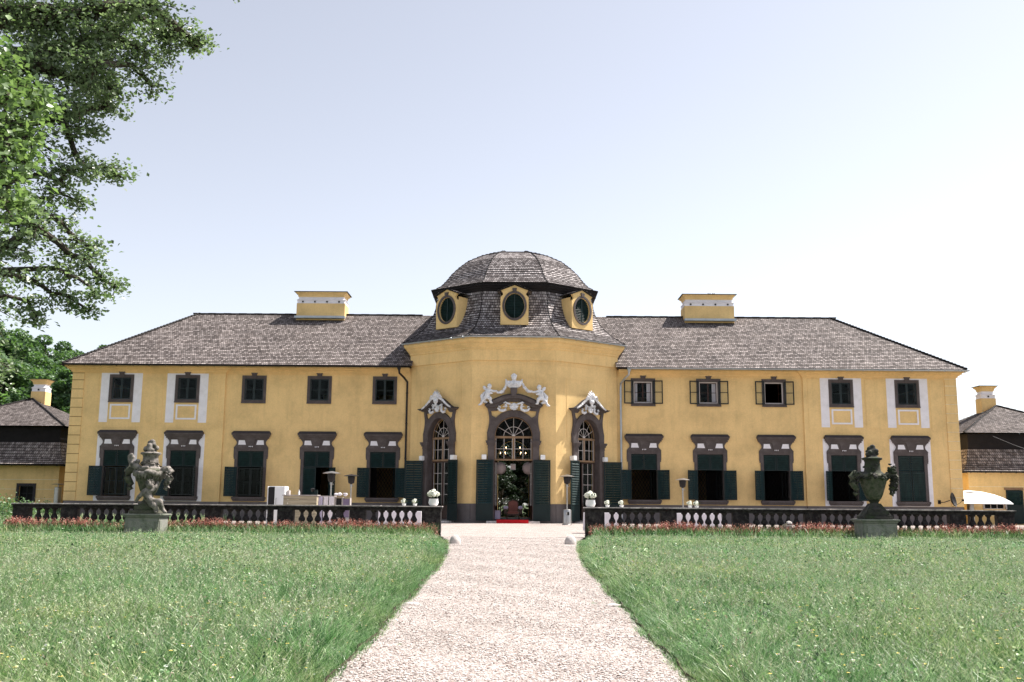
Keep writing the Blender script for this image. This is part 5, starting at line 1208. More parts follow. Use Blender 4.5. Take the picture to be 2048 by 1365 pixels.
for px, lab in ((117, 'steel cylinder heater with flat disc top at the left end of the terrace'), (1939, 'steel cylinder heater with flat disc top in front of the white parasol')):
    Y = 60.0; p = at(px, 968 if px < 1000 else 985, Y)
    t = thing('cylinder_heater', lab, 'cylinder heater', (p.x, Y, 0), group='steel cylinder heaters at the terrace ends')
    mb = MB(); mb.lathe([(0.24, 0.0), (0.24, 0.03), (0.20, 0.05), (0.20, p.z-0.22), (0.17, p.z-0.20), (0.03, p.z-0.20), (0.03, p.z-0.03)], 24); obj('cylinder', mb, M['steel'], t, (p.x, Y, 0), smooth=True)
    mb = MB(); mb.lathe([(0.02, p.z-0.05), (0.36, p.z-0.04), (0.37, p.z-0.02), (0.2, p.z), (0.02, p.z+0.01)], 28); obj('disc', mb, M['steel'] if px < 1000 else M['darkmetal'], t, (p.x, Y, 0), smooth=True)
# white parasol on the right
Y = 60.8; c = at(1938, 1010, Y); L = (c.x, Y, 0)
t = thing('garden_parasol', 'low white garden parasol between palace corner and right outbuilding', 'parasol', L)
mb = MB(); prof = [(2.42, 1.26), (2.25, 1.42), (1.9, 1.62), (1.4, 1.82), (0.8, 1.97), (0.03, 2.06)]; mb.lathe(prof, 32); mb.f = mb.f[:-2]; mb.uv = mb.uv[:-2]; mb.mi = mb.mi[:-2]
obj('canopy', mb, M['canvas'], t, L, smooth=True)
mb = MB(); mb.lathe([(0.03, 0.0), (0.03, 2.12)], 10); obj('pole', mb, M['steel'], t, L); mb = MB(); mb.lathe([(0.3, 0), (0.3, 0.08), (0.06, 0.12), (0.05, 0.3)], 20); obj('foot', mb, M['rock'], t, L)
# refrigerator
Y = 41.0; a, b = at(540, 973, Y), at(573, 1006, Y)
t = thing('refrigerator', 'white upright refrigerator with dark side standing left of the wooden bar', 'refrigerator', ((a.x+b.x)/2, Y, 0))
w_ = 0.66; L = ((a.x+b.x)/2, Y, 0); h = a.z
mb = MB(); mb.bevbox(-0.33, -0.08, -0.30, 0.32, 0.05, h-0.03, 0.01); obj('cooling_grille', mb, M['darkmetal'], t, L)
mb = MB(); mb.bevbox(-0.36, 0.34, -0.26, 0.36, 0.02, h, 0.015); mb.bevbox(-0.37, -0.34, -0.315, 0.34, 0.03, h-0.001, 0.008); obj('cabinet', mb, M['white_enamel'], t, L)
mb = MB(); mb.bevbox(-0.075, 0.33, -0.32, -0.262, 0.06, h-0.02, 0.012); d = obj('door', mb, M['white_enamel'], t, L)
mb = MB(); mb.tube([(0.0, -0.33, 0.8), (0.0, -0.37, 0.84), (0.0, -0.37, 1.16), (0.0, -0.33, 1.2)], 0.012, 6); obj('handle', mb, M['steel'], d, L)
mb = MB(); mb.bevbox(0.36, 0.46, -0.1, 0.2, h-0.42, h-0.16, 0.01); obj('hinge_box', mb, M['wood_light'], t, L)
# wooden bar
Y = 39.0; a, b = at(570, 990, Y), at(636, 990, Y); h = a.z; wd = b.x-a.x; L = ((a.x+b.x)/2, Y, 0)
t = thing('bar_counter', 'rough grey plank bar counter right of the white refrigerator', 'bar counter', L)
mb = MB()
for i in range(9): z = 0.03+i*(h-0.07)/9; mb.bevbox(-wd/2, wd/2, -0.25, -0.225, z, z+(h-0.07)/9-0.006, 0.004)
obj('plank_front', mb, M['plank'], t, L)
mb = MB(); mb.bevbox(-wd/2-0.04, wd/2+0.04, -0.30, 0.32, h-0.035, h, 0.008); obj('counter_top', mb, M['wood_light'], t, L)
mb = MB(); mb.box(-wd/2, -wd/2+0.04, -0.22, 0.28, 0, h-0.037); mb.box(wd/2-0.04, wd/2, -0.22, 0.28, 0, h-0.037); obj('side_panel', mb, M['plank'], t, L)
# coffee grinder, bottle, cups on the bar
q = at(628, 990, Y-0.02); L = (q.x, Y, h)
t = thing('coffee_machine', 'small dark green coffee machine standing on the plank bar', 'coffee machine', L)
mb = MB(); mb.bevbox(-0.10, 0.13, -0.1, 0.12, 0.0, 0.05, 0.01); mb.bevbox(0.0, 0.13, -0.08, 0.1, 0.05, 0.2, 0.015); obj('body', mb, M['green'], t, L)
mb = MB(); mb.lathe([(0.05, 0.0), (0.07, 0.06), (0.085, 0.12), (0.03, 0.14)], 14, (-0.06, 0, 0.12)); obj('hopper', mb, M['darkmetal'], t, L, smooth=True)
for px, col in ((598, 'glass bottle on the left of the plank bar'),):
    q = at(px, 988, Y); mb = MB(); mb.lathe([(0.035, 0), (0.035, 0.11), (0.014, 0.15), (0.014, 0.19), (0.018, 0.2)], 12); tag(obj('bottle', mb, M['white_enamel'], None, (q.x, Y, h), smooth=True), 'small white bottle standing on the plank bar', 'bottle')
# low cabinets with pale curtains, dark crates
Y = 39.4; a, b = at(638, 992, Y), at(671, 992, Y); h2 = a.z; L = (a.x, Y, 0); wd = b.x-a.x
t = thing('serving_table', 'serving table hung with pale grey cloth panels right of the plank bar', 'serving table', L)
mb = MB(); mb.bevbox(0, wd, -0.25, 0.3, h2-0.03, h2, 0.006); obj('table_top', mb, M['wood_light'], t, L)
for i in range(3):
    mb = MB(); x0 = wd*i/3+0.015; x1 = wd*(i+1)/3-0.015; P = [(x0+(x1-x0)*k/12, -0.255-0.012*math.sin(k*1.8)) for k in range(13)]
    for p_, q_ in zip(P[:-1], P[1:]): mb.add([(p_[0], p_[1], 0.05), (q_[0], q_[1], 0.05), (q_[0], q_[1], h2-0.031), (p_[0], p_[1], h2-0.031)], [(0, 1, 2, 3)])
    obj('cloth_panel', mb, M['cloth'] if i else M['lilac'], t, L)
for x in (0.03, wd-0.03):
    for y in (-0.2, 0.26): mb = MB(); mb.box(x-0.02, x+0.02, y-0.02, y+0.02, 0, h2-0.031); obj('leg', mb, M['wood_light'], t, L)
Y = 39.8
for i, (px, top, w_, m_, lab) in enumerate(((678, 994, 0.30, 'darkmetal', 'dark open crate on a stand next to the pale serving table'), (694, 995, 0.28, 'velvet', 'dark crate at the right end of the bar furniture'))):
    q = at(px, top, Y); L = (q.x, Y, 0); t = thing('crate_stand', lab, 'crate stand', L)
    mb = MB()
    for z in (0.45, q.z-0.02): mb.bevbox(-w_/2-0.01, w_/2+0.01, -0.16, 0.16, z-0.02, z, 0.004)
    obj('shelf', mb, M['wood_light'], t, L); mb = MB(); mb.bevbox(-w_/2+0.01, w_/2-0.01, -0.14, 0.14, 0.46, q.z-0.06, 0.01); obj('crate', mb, M[m_], t, L)
    for x in (-w_/2, w_/2): mb = MB(); mb.box(x-0.015, x+0.015, -0.15, 0.15, 0, q.z-0.041); obj('side_frame', mb, M['wood_light'], t, L)
mb = MB(); q = at(681, 993, 39.8)
for i in range(7): mb.ico((random.uniform(-.18, .2), random.uniform(-.08, .08), 0.04+random.uniform(0, .1)), 0.06, 1, (1.6, 0.8, 0.7), 0.35)
tag(obj('napkins', mb, M['cloth'], None, (q.x, 39.8, q.z)), 'heap of crumpled white napkins on the dark crate stand', 'napkins')
# tables with white cloths behind the balustrades
def table(x, y, wd, lab):
    L = (x, y, 0); t = thing('banquet_table', lab, 'table', L, group='cloth covered tables behind the balustrades')
    mb = MB(); mb.bevbox(-wd/2, wd/2, -0.38, 0.38, 0.70, 0.735, 0.008); obj('table_top', mb, M['wood_light'], t, L)
    for sx in (-1, 1):
        for sy in (-1, 1): mb = MB(); mb.tube([(sx*(wd/2-0.08), sy*0.3, 0), (sx*(wd/2-0.08), sy*0.3, 0.7)], 0.02, 6); obj('leg', mb, M['steel'], t, L)
    # draped cloth
    n = 44; per = []
    for i in range(n):
        u = i/n*4; k = int(u); f = u-k; cs = [(-1, -1), (1, -1), (1, 1), (-1, 1)]; p0, p1 = cs[k], cs[(k+1) % 4]; per.append(((p0[0]+(p1[0]-p0[0])*f)*(wd/2+0.015), (p0[1]+(p1[1]-p0[1])*f)*0.395))
    V = [(x_, y_, 0.742) for x_, y_ in per]+[(x_*1.02+0.015*math.sin(i*2.1), y_*1.05+0.015*math.cos(i*2.7), 0.12+0.02*math.sin(i*1.3)) for i, (x_, y_) in enumerate(per)]
    mb = MB(); mb.add(V, [(i, (i+1) % n, (i+1) % n+n, i+n) for i in range(n)]+[list(range(n))]); cl = obj('tablecloth', mb, M['cloth'], None, L, smooth=False); tag(cl, lab.replace('table', 'cloth draped over the table', 1) if False else None, 'tablecloth', 'white cloths on the terrace tables'); return cl
for px, y, wd, lab, cl in ((802, 36.5, 1.5, 'table under a white cloth behind the path end of the left balustrade', 'white cloth hanging to the ground behind the path end of the left balustrade'),
                           (1205, 36.5, 1.3, 'table under a white cloth behind the path end of the right balustrade', 'white cloth hanging to the ground behind the path end of the right balustrade'),
                           (1388, 36.8, 1.8, 'longer cloth covered table behind the right balustrade near the lone heater', 'longer white cloth behind the right balustrade near the lone heater')):
    p = at(px, 1030, y); table(p.x, y, wd, lab)['label'] = cl
# wooden planter steps near right balustrade
q = at(1562, 1050, 31.1); L = (q.x, 31.1, 0); t = thing('wooden_crate', 'slatted grey wooden crate leaning at the foot of the right balustrade', 'crate', L, R(-20))
mb = MB()
for i in range(5): st = len(mb.v); mb.bevbox(-0.2+i*0.08, -0.13+i*0.08, -0.015, 0.015, 0.0, 0.34+0.04*i, 0.004)
obj('slat_panel', mb, M['plank'], t, L, R(-20)); mb = MB(); mb.bevbox(-0.2, 0.2, 0.016, 0.04, 0.08, 0.13, 0.004); mb.bevbox(-0.2, 0.2, 0.016, 0.04, 0.28, 0.33, 0.004); obj('batten', mb, M['plank'], t, L, R(-20))
q = at(1578, 1050, 31.0); mb = MB(); mb.bevbox(-0.1, 0.1, -0.08, 0.08, 0.0, 0.22, 0.02); mb.bevbox(-0.11, 0.11, -0.09, 0.09, 0.22, 0.27, 0.02); mb.ico((0.02, 0, 0.34), 0.09, 1, (1.2, 0.8, 0.7), 0.3); tag(obj('stone_block', mb, M['rock'], None, (q.x, 31.05, 0.18)), 'pale broken stone block beside the slatted crate at the right balustrade', 'stone block')
# flowers
def bouquet(L, r_, n_, lab, cat='flower vase', vase=True, grp='white hydrangeas on the balustrade'):
    t = thing('flower_vase' if vase else 'flower_pot', lab, cat, L, group=grp); rs = random.Random(int(L[0]*100)); z = 0.0
    if vase:
        mb = MB(); mb.lathe([(0.10, 0), (0.13, 0.02), (0.16, 0.10), (0.14, 0.20), (0.15, 0.22), (0.12, 0.22)], 18); obj('vase', mb, M['white_enamel'], t, L, smooth=True); z = 0.22
    else:
        mb = MB(); mb.lathe([(0.05, 0), (0.07, 0.07), (0.06, 0.07)], 12); obj('pot', mb, M['white_enamel'], t, L, smooth=True); z = 0.05
    mb = MB()
    for i in range(int(n_*9)):
        a = rs.uniform(0, 2*math.pi); e = rs.uniform(-0.2, 1.2); R_ = r_*rs.uniform(0.6, 1.1); p = Vector((R_*math.cos(a)*math.cos(e), R_*math.sin(a)*math.cos(e), z+r_*0.5+R_*math.sin(e)*0.8))
        d = Vector((rs.gauss(0, 1), rs.gauss(0, 1), rs.gauss(0, 1))).normalized()*r_*0.22; e2 = d.cross(Vector((0.3, 0.4, 1))).normalized()*r_*0.13
        mb.add([p-d, p-e2, p+d, p+e2], [(0, 1, 2, 3)])
    for i in range(6): a = i*1.05; mb.tube([(0, 0, z-0.02), (0.5*r_*math.cos(a), 0.5*r_*math.sin(a), z+r_*0.8)], 0.008, 4)
    obj('leaves', mb, M['border_green'], t, L)
    for i in range(n_):
        a = 2*math.pi*i/n_+0.4; k = 0.62 if i else 0.0; mb = MB(); cc = Vector((k*r_*math.cos(a), k*r_*math.sin(a), z+r_*(0.75 if i else 1.1)+0.1*r_*math.sin(i*2))); rr = r_*(0.42 if n_ > 3 else 0.5)
        for j in range(46):
            v = Vector((rs.gauss(0, 1), rs.gauss(0, 1), rs.gauss(0, 1))).normalized(); mb.ico(cc+v*rr*0.82, rr*0.24, 1, jit=0.25)
        mb.ico(cc, rr*0.8, 1); obj('blossom', mb, M['petal'], t, L)
    return t
q = at(867, 1012, BY); bouquet((q.x, BY, 0.95), 0.20, 7, 'white vase of hydrangeas on the pier left of the path', grp='hydrangea vases on the gate piers')
q = at(1181, 1014, BY); bouquet((q.x, BY, 0.95), 0.19, 7, 'white vase of hydrangeas on the pier right of the path', grp='hydrangea vases on the gate piers')
for px, lab in ((808, 'small pot of white hydrangea on the left rail, farther from the vase'), (830, 'small pot of white hydrangea on the left rail, nearer the vase'), (1215, 'small pot of white hydrangea on the right rail just beside the vase'), (1243, 'small pot of white hydrangea on the right rail below the shutter corner'), (1380, 'small pot of white hydrangea beside the lone heater, left of its twin'), (1393, 'small pot of white hydrangea farther right beyond the lone heater')):
    q = at(px, 1010, BY+0.02); bouquet((q.x, BY, 0.95), 0.105, 3, lab, 'flower pot', False)
# ================================================================== INSIDE THE MIDDLE DOOR
c = at(1026, 1035, 56.7); L = (c.x, 56.75, DL)
t = thing('armchair', 'brown upholstered armchair with lilac armrests in the open middle door', 'armchair', L)
mb = MB(); n = 14; o = [(-0.30, 0.42), (0.30, 0.42), (0.31, 0.75), (0.29, 0.98)]+[(0.29-0.58*i/n, 1.0+0.10*math.sin(math.pi*i/n)) for i in range(n+1)]+[(-0.31, 0.75)]
mb.prism([(x*0.86, z if z < 0.5 else z-0.04) for x, z in o], 0.16, 0.24); obj('backrest', mb, M['leather'], t, L)
mb = MB(); mb.band(o+[o[0]], [(x*0.86, (z-0.72)*0.88+0.71) for x, z in o]+[(o[0][0]*0.86, (o[0][1]-0.72)*0.88+0.71)], 0.15, 0.27); obj('back_frame', mb, M['darkwood'], t, L)
mb = MB(); mb.bevbox(-0.33, 0.33, -0.35, 0.2, 0.32, 0.45, 0.04); obj('seat', mb, M['leather'], t, L, smooth=True)
mb = MB(); mb.bevbox(-0.36, 0.36, -0.38, 0.24, 0.22, 0.315, 0.02); obj('seat_frame', mb, M['darkwood'], t, L)
for sx in (-1, 1):
    mb = MB(); mb.bevbox(sx*0.42-0.08, sx*0.42+0.08, -0.36, 0.2, 0.30, 0.62, 0.03); ar = obj('armrest', mb, M['darkwood'], t, L); mb = MB(); mb.ico((sx*0.42, -0.30, 0.66), 0.14, 2, (1.1, 0.8, 0.8)); mb.tube([(sx*0.42, -0.3, 0.66), (sx*0.42, 0.15, 0.66)], 0.09, 10); obj('arm_cushion', mb, M['lilac'], ar, L, smooth=True)
    for y in (-0.32, 0.2): mb = MB(); mb.lathe([(0.02, 0), (0.035, 0.05), (0.025, 0.12), (0.04, 0.22)], 10, (sx*0.34, y, 0)); obj('leg', mb, M['darkwood'], t, L, smooth=True)
a, b = at(993, 1043, 54.75), at(1057, 1043, 54.75)
mb = MB(); mb.bevbox(a.x, b.x, 54.63, 56.3, 0.135, DL+0.012, 0.004); mb.bevbox(a.x, b.x, 54.60, 54.635, 0.0, DL+0.012, 0.004)
tag(obj('red_carpet', mb, M['red']), 'red carpet runner laid over the step of the middle door', 'carpet')
c = at(993.5, 1030, 56.3); L = (c.x, 56.3, DL); t = thing('side_cube', 'pale lilac fabric covered cube at the left of the armchair', 'stool', L)
mb = MB(); mb.bevbox(-0.2, 0.2, -0.2, 0.2, 0.03, 0.44, 0.02); obj('cover', mb, M['lilac'], t, L); mb = MB(); mb.bevbox(-0.21, 0.21, -0.21, 0.21, 0.44, 0.50, 0.02); obj('seat_pad', mb, M['lilac'], t, L); 
for sx in (-1, 1):
    for sy in (-1, 1): mb = MB(); mb.box(sx*0.17-0.02, sx*0.17+0.02, sy*0.17-0.02, sy*0.17+0.02, 0, 0.035); obj('leg', mb, M['darkwood'], t, L)
for px, lab in ((1000, 'pale round paper lantern inside the middle door, left one'), (1057, 'pale round paper lantern inside the middle door, right one')):
    c = at(px, 937, 57.4); t = thing('paper_lantern', lab, 'paper lantern', c, group='paper lanterns inside the door')
    mb = MB(); mb.lathe([(0.36*math.sin(math.pi*k/16)*(1+0.02*(k % 2)) if 0 < k < 16 else 0.05, -0.36*math.cos(math.pi*k/16)) for k in range(17)], 28); obj('shade', mb, M['paper'], t, c, smooth=True)
    mb = MB(); mb.tube([(0, 0, 0.36), (0, 0, 8.55-c.z)], 0.008, 4); obj('cord', mb, M['darkmetal'], t, c)
c = at(1026, 934, 57.0); t = thing('hanging_lantern', 'small glass lantern hanging in the top of the middle doorway', 'lantern', c)
mb = MB()
for sx in (-1, 1):
    for sy in (-1, 1): mb.box(sx*0.13-0.012, sx*0.13+0.012, sy*0.13-0.012, sy*0.13+0.012, -0.16, 0.12)
mb.box(-0.15, 0.15, -0.15, 0.15, 0.12, 0.15); mb.box(-0.15, 0.15, -0.15, 0.15, -0.18, -0.16); mb.lathe([(0.12, 0.15), (0.04, 0.24), (0.01, 0.3)], 12); obj('frame', mb, M['steel'], t, c)
mb = MB(); mb.box(-0.12, 0.12, -0.12, 0.12, -0.15, 0.11); obj('shade', mb, M['paper'], t, c); mb = MB(); mb.tube([(0, 0, 0.3), (0, 0, 8.55-c.z)], 0.008, 4); obj('chain', mb, M['darkmetal'], t, c)
# chandelier with lit candles
bm_, bnt = newmat('candle_flame'); e = N(bnt, 'ShaderNodeEmission', i_Strength=6.0); e.inputs[0].default_value = (1, 0.62, 0.30, 1); nz = N(bnt, 'ShaderNodeTexNoise', i_Scale=40.0); o_ = N(bnt, 'ShaderNodeOutputMaterial'); bnt.links.new(e.outputs[0], o_.inputs[0])
c = at(1026, 912, 62.0); t = thing('chandelier', 'chandelier with small lit candles seen through the window over the middle door', 'chandelier', c)
mb = MB(); mb.lathe([(0.02, -0.35), (0.10, -0.25), (0.05, -0.1), (0.09, 0.05), (0.04, 0.3), (0.02, 0.5)], 14); mb.tube([(0, 0, 0.5), (0, 0, 8.55-c.z)], 0.015, 5)
for ring, (rr, zz, nn) in enumerate(((0.82, 0.05, 10), (0.5, 0.38, 6))):
    for i in range(nn): a = 2*math.pi*(i+0.5)/nn; mb.tube([(0.05*math.cos(a), 0.05*math.sin(a), zz-0.1), (rr*.6*math.cos(a), rr*.6*math.sin(a), zz-0.2), (rr*math.cos(a), rr*math.sin(a), zz)], 0.014, 5)
obj('frame', mb, M['wood'], t, c)
for ring, (rr, zz, nn) in enumerate(((0.82, 0.05, 10), (0.5, 0.38, 6))):
    for i in range(nn):
        a = 2*math.pi*(i+0.5)/nn; mb = MB(); mb.lathe([(0.012, 0), (0.012, 0.07)], 6); p = (c.x+rr*math.cos(a), c.y+rr*math.sin(a), c.z+zz); cd = obj('candle', mb, M['petal'], t, p)
        mb = MB(); mb.lathe([(0.004, 0.07), (0.022, 0.10), (0.018, 0.12), (0.003, 0.17)], 8); obj('flame', mb, bm_, cd, p)
# pale boulders at the mouth of the path
for px, py, Y, r_, lab in ((897, 1092, 26.0, 0.17, 'pale boulder on the left edge of the path before the balustrade'), (1146, 1094, 26.0, 0.18, 'pale boulder on the right edge of the path before the balustrade')):
    s_ = -1 if px < 1000 else 1; x = s_*(half_w(Y)-0.22); mb = MB(); mb.ico((0, 0, 0.04), r_, 3, (0.85, 0.9, 1.15), 0.035); tag(obj('boulder', mb, M['rock'], None, (x, Y, gz(Y)), smooth=True), lab, 'boulder', 'boulders at the path edges')
for px, py, lab in ((835, 1214, 'flat pale stone lying at the left path edge'), (1218, 1219, 'flat pale stone lying at the right path edge')):
    s_ = -1 if px < 1000 else 1; Y = 12.6; mb = MB(); mb.ico((0, 0, 0.0), 0.09, 2, (1.1, 0.8, 0.25), 0.1); tag(obj('flat_stone', mb, M['rock'], None, (s_*(half_w(Y)-0.10), Y, gz(Y)+0.02), smooth=True), lab, 'stone', 'flat stones at the path edges')
# ================================================================== FOLIAGE HELPERS
def leaves_np(C, size, nrm_up=0.75, jitter=0.35, k=6, rs=rng):
    """one bent leaf polygon (two quads) per centre; returns V, F"""
    n = len(C); s = size*(1+jitter*(rs.random(n)-0.5)*2)
    Nn = rs.normal(size=(n, 3)); Nn[:, 2] += nrm_up*2; Nn /= np.linalg.norm(Nn, axis=1, keepdims=True)
    T = np.cross(Nn, rs.normal(size=(n, 3))); T /= np.linalg.norm(T, axis=1, keepdims=True)+1e-9; B = np.cross(Nn, T)
    fold = 0.22
    P = [C-T*s[:, None]*0.55, C-T*s[:, None]*0.08+B*s[:, None]*0.42+Nn*s[:, None]*fold*0.6, C+T*s[:, None]*0.58, C-T*s[:, None]*0.08-B*s[:, None]*0.42+Nn*s[:, None]*fold*0.6]
    V = np.stack(P, 1).reshape(-1, 3); i = np.arange(n)*4
    F = np.concatenate([np.stack([i, i+1, i+2], 1), np.stack([i, i+2, i+3], 1)])
    F = np.stack([F[:n], F[n:]], 1).reshape(-1, 3)
    return V, F
def branch_path(a, b, sag=0.0, n=6, wob=0.08):
    a, b = Vector(a), Vector(b); L = (b-a).length; out = []
    for i in range(n+1):
        t = i/n; p = a.lerp(b, t)+Vector((0, 0, sag*L*math.sin(math.pi*t)))
        if 0 < i < n: p += Vector((random.gauss(0, 1), random.gauss(0, 1), random.gauss(0, 1)))*wob*L*0.3
        out.append(p)
    return out
# ---- big linden on the left: trunk outside the frame, boughs reaching in
def outline_tree(name, label, trunk, th, clumps, leaf, mat, boughs, nleaf, extra=()):
    """clumps: world centres with radii; boughs: (start height, clump index list)"""
    t = thing(name, label, 'tree', (trunk[0], trunk[1], gz(trunk[1])-0.05)); mb = MB()
    gzt = gz(trunk[1]); mb.tube([(trunk[0], trunk[1], gzt-0.1), (trunk[0]+0.05, trunk[1], gzt+1.0), (trunk[0]-0.1, trunk[1]+0.1, gzt+th*0.4), (trunk[0]+0.1, trunk[1], gzt+th*0.75), (trunk[0], trunk[1], gzt+th)], [th*0.040, th*0.030, th*0.024, th*0.015, 0.05], 12)
    obj('trunk', mb, M['bark'], t)
    bb = MB(); C = []
    # boughs: from the trunk through a run of clumps
    for (h, idx, r0) in boughs:
        pts = [Vector((trunk[0], trunk[1], gzt+h))]+[Vector(clumps[i][:3]) for i in idx]
        for a, b, k in zip(pts[:-1], pts[1:], range(99)):
            ra = r0*(1-k/len(pts)*0.8); rb = r0*(1-(k+1)/len(pts)*0.8); pp = branch_path(a, b, 0.04, 5); bb.tube(pp, [ra+(rb-ra)*i/5 for i in range(6)], 6)
    for ci, c in enumerate(clumps):
        cc, r_ = Vector(c[:3]), c[3]; dens = c[4] if len(c) > 4 else 1.0
        nt_ = max(4, int(16*r_*r_*4)) 
        # twigs: short sprays carrying flat layers of leaves
        for j in range(nt_):
            v = Vector((random.gauss(0, 1), random.gauss(0, 1), random.gauss(0, 0.75))).normalized()*r_*random.uniform(0.55, 1.12); tip = cc+v-Vector((0, 0, 0.15*r_))
            pp = branch_path(cc+v*0.1, tip, 0.1, 3, 0.12); bb.tube(pp, [0.016, 0.011, 0.008, 0.004], 4)
            m_ = int(dens*nleaf); 
            q = rng.normal(size=(m_, 3))*np.array([0.20, 0.20, 0.085])*(0.55+0.45*r_)+np.array(tip)*0.62+np.array(pp[2])*0.38
            C.append(q)
            m2 = int(dens*nleaf*0.35); u = rng.random((m2, 1)); C.append(np.array(cc+v*0.1)*(1-u)+np.array(tip)*u+rng.normal(size=(m2, 3))*0.07)
    obj('branches', bb, M['bark'], t)
    C = np.concatenate(C); V, F = leaves_np(C, leaf); o = inst('crown', mesh_np('crown', V, F, mat), t); return t
LT = []   # (px, py, Y, r)
spec = [(20, 30, 15, .55), (75, 20, 14.6, .6), (135, 30, 15.2, .6), (195, 25, 14.8, .6), (255, 25, 15.3, .55), (310, 25, 14.7, .5), (355, 50, 15, .38), (372, 68, 15, .22), (385, 62, 15, .13), (330, 72, 15.2, .36),
        (40, 85, 14.4, .5), (100, 90, 15.4, .6), (165, 95, 14.7, .6), (225, 90, 15.2, .55), (280, 95, 14.9, .42), (265, 130, 15.1, .32), (285, 150, 15.1, .18), (215, 150, 14.6, .45), (155, 155, 15.1, .5), (95, 150, 14.9, .42),
        (195, 200, 15.2, .38), (140, 210, 14.8, .40), (235, 185, 15.0, .22), (222, 210, 15.0, .14), (180, 235, 14.9, .24), (110, 235, 15.0, .28, .7), (150, 270, 15.2, .26), (190, 258, 15.1, .15), (130, 300, 15.0, .22),
        (165, 330, 15.2, .24), (205, 318, 15.2, .20), (222, 340, 15.3, .13), (185, 352, 15.2, .18), (150, 360, 15.1, .15), (100, 350, 15.0, .18, .7), (75, 378, 15.0, .16, .7), (110, 385, 15.1, .14, .7), (148, 398, 15.1, .14), (60, 330, 14.8, .16, .6),
        (80, 430, 14.6, .28), (45, 445, 14.4, .32), (115, 440, 14.8, .22), (20, 425, 14.3, .3), (100, 470, 14.8, .30), (150, 480, 14.9, .24), (140, 510, 14.8, .26), (190, 500, 15.0, .12), (185, 530, 15.0, .2), (205, 560, 15.1, .14), (225, 572, 15.1, .1), (150, 555, 14.9, .2, .8), (95, 530, 14.8, .24, .7), (60, 560, 14.6, .22, .7), (110, 590, 14.9, .18, .8), (150, 600, 15, .13), (165, 620, 15, .08), (70, 610, 14.7, .2), (65, 630, 14.7, .14), (20, 490, 14.4, .32), (15, 560, 14.5, .28, .8), (15, 600, 14.5, .2, .6), (220, 600, 15.1, .10),
        (30, 515, 14.6, .2, .6), (430, -70, 14.8, .4), (487, -4, 14.8, .09, .7)]
cl = []
for q in spec:
    p = at(q[0], q[1], q[2]); cl.append((p.x, p.y+random.uniform(-.5, .5), p.z, q[3], q[4] if len(q) > 4 else 1.0))
n_in = len(cl)
# the rest of the crown, above and left of the frame, in full depth
TX, TY = -11.5, 16.5
for i in range(70):
    a = random.uniform(0, 2*math.pi); h = random.uniform(3.2, 13.5); rr = 4.6*math.sin(math.pi*min(1, (h-1.5)/13))**0.6*random.uniform(0.55, 1.0); x = TX+rr*math.cos(a); y = TY+rr*math.sin(a)
    # keep clear of the open sky seen by the photograph: inner crown only where the outline list already has foliage
    u = x/y*1991+1026
    if u > -60: continue
    cl.append((x, y, h, random.uniform(0.7, 1.1), 0.55))
boughs = [(9.5, [1, 3, 5, 7, 8], .13), (9.0, [0, 2, 4, 6], .12), (8.0, [10, 11, 13, 14], .11), (7.4, [19, 18, 17, 15, 16], .10), (6.8, [21, 20, 22, 23], .08), (6.2, [25, 26, 28, 29, 30, 31], .07), (5.8, [38, 34, 33, 32], .05), (5.4, [35, 36, 37], .04), (4.9, [42, 40, 39, 41, 44, 46], .08), (4.6, [58, 43, 45, 47, 48, 49], .07), (4.2, [51, 50, 61], .05), (3.9, [59, 52, 53, 54, 55], .05), (3.6, [60, 56, 57], .04), (9.9, [4, len(spec)-2, len(spec)-1], .06)]
outline_tree('linden_tree', 'large leafy linden at the upper left with boughs hanging into the sky', (TX, TY), 13.5, cl, 0.062, M['leaf'], boughs, 36)
# brighter, nearer tree at the very left edge
cl2 = []
for px, py, Y, r_ in ((10, 130, 9, .26), (45, 170, 9.1, .24), (10, 200, 8.8, .28), (55, 225, 9.2, .2), (20, 265, 9, .26), (60, 280, 9.2, .16), (5, 320, 8.8, .24), (45, 330, 9.1, .16), (20, 370, 9, .2), (5, 410, 8.9, .2), (35, 400, 9.1, .12), (75, 190, 9.2, .12), (30, 300, 8.9, .2), (-60, 250, 8.8, .4), (-60, 150, 9, .4), (-60, 380, 9, .4), (-120, 300, 9, .5), (-90, 60, 9, .5), (-180, 180, 9.3, .6), (-160, 420, 9.2, .5), (-240, 300, 9, .6), (-200, 40, 9.4, .6)):
    p = at(px, py, Y); cl2.append((p.x, p.y, p.z, r_, 0.8))
outline_tree('young_maple_tree', 'nearer bright green tree at the far left edge, in front of the linden', (-6.9, 9.6), 6.5, cl2, 0.062, M['leaf_bright'], [(2.9, [15, 9, 8], .05), (3.2, [13, 6, 4, 5], .05), (3.6, [13, 2, 1, 11], .05), (4.2, [14, 0], .04), (3.0, [16, 13], .05), (4.0, [17, 14], .05), (4.5, [21, 17], .05), (3.4, [20, 18], .05)], 40)
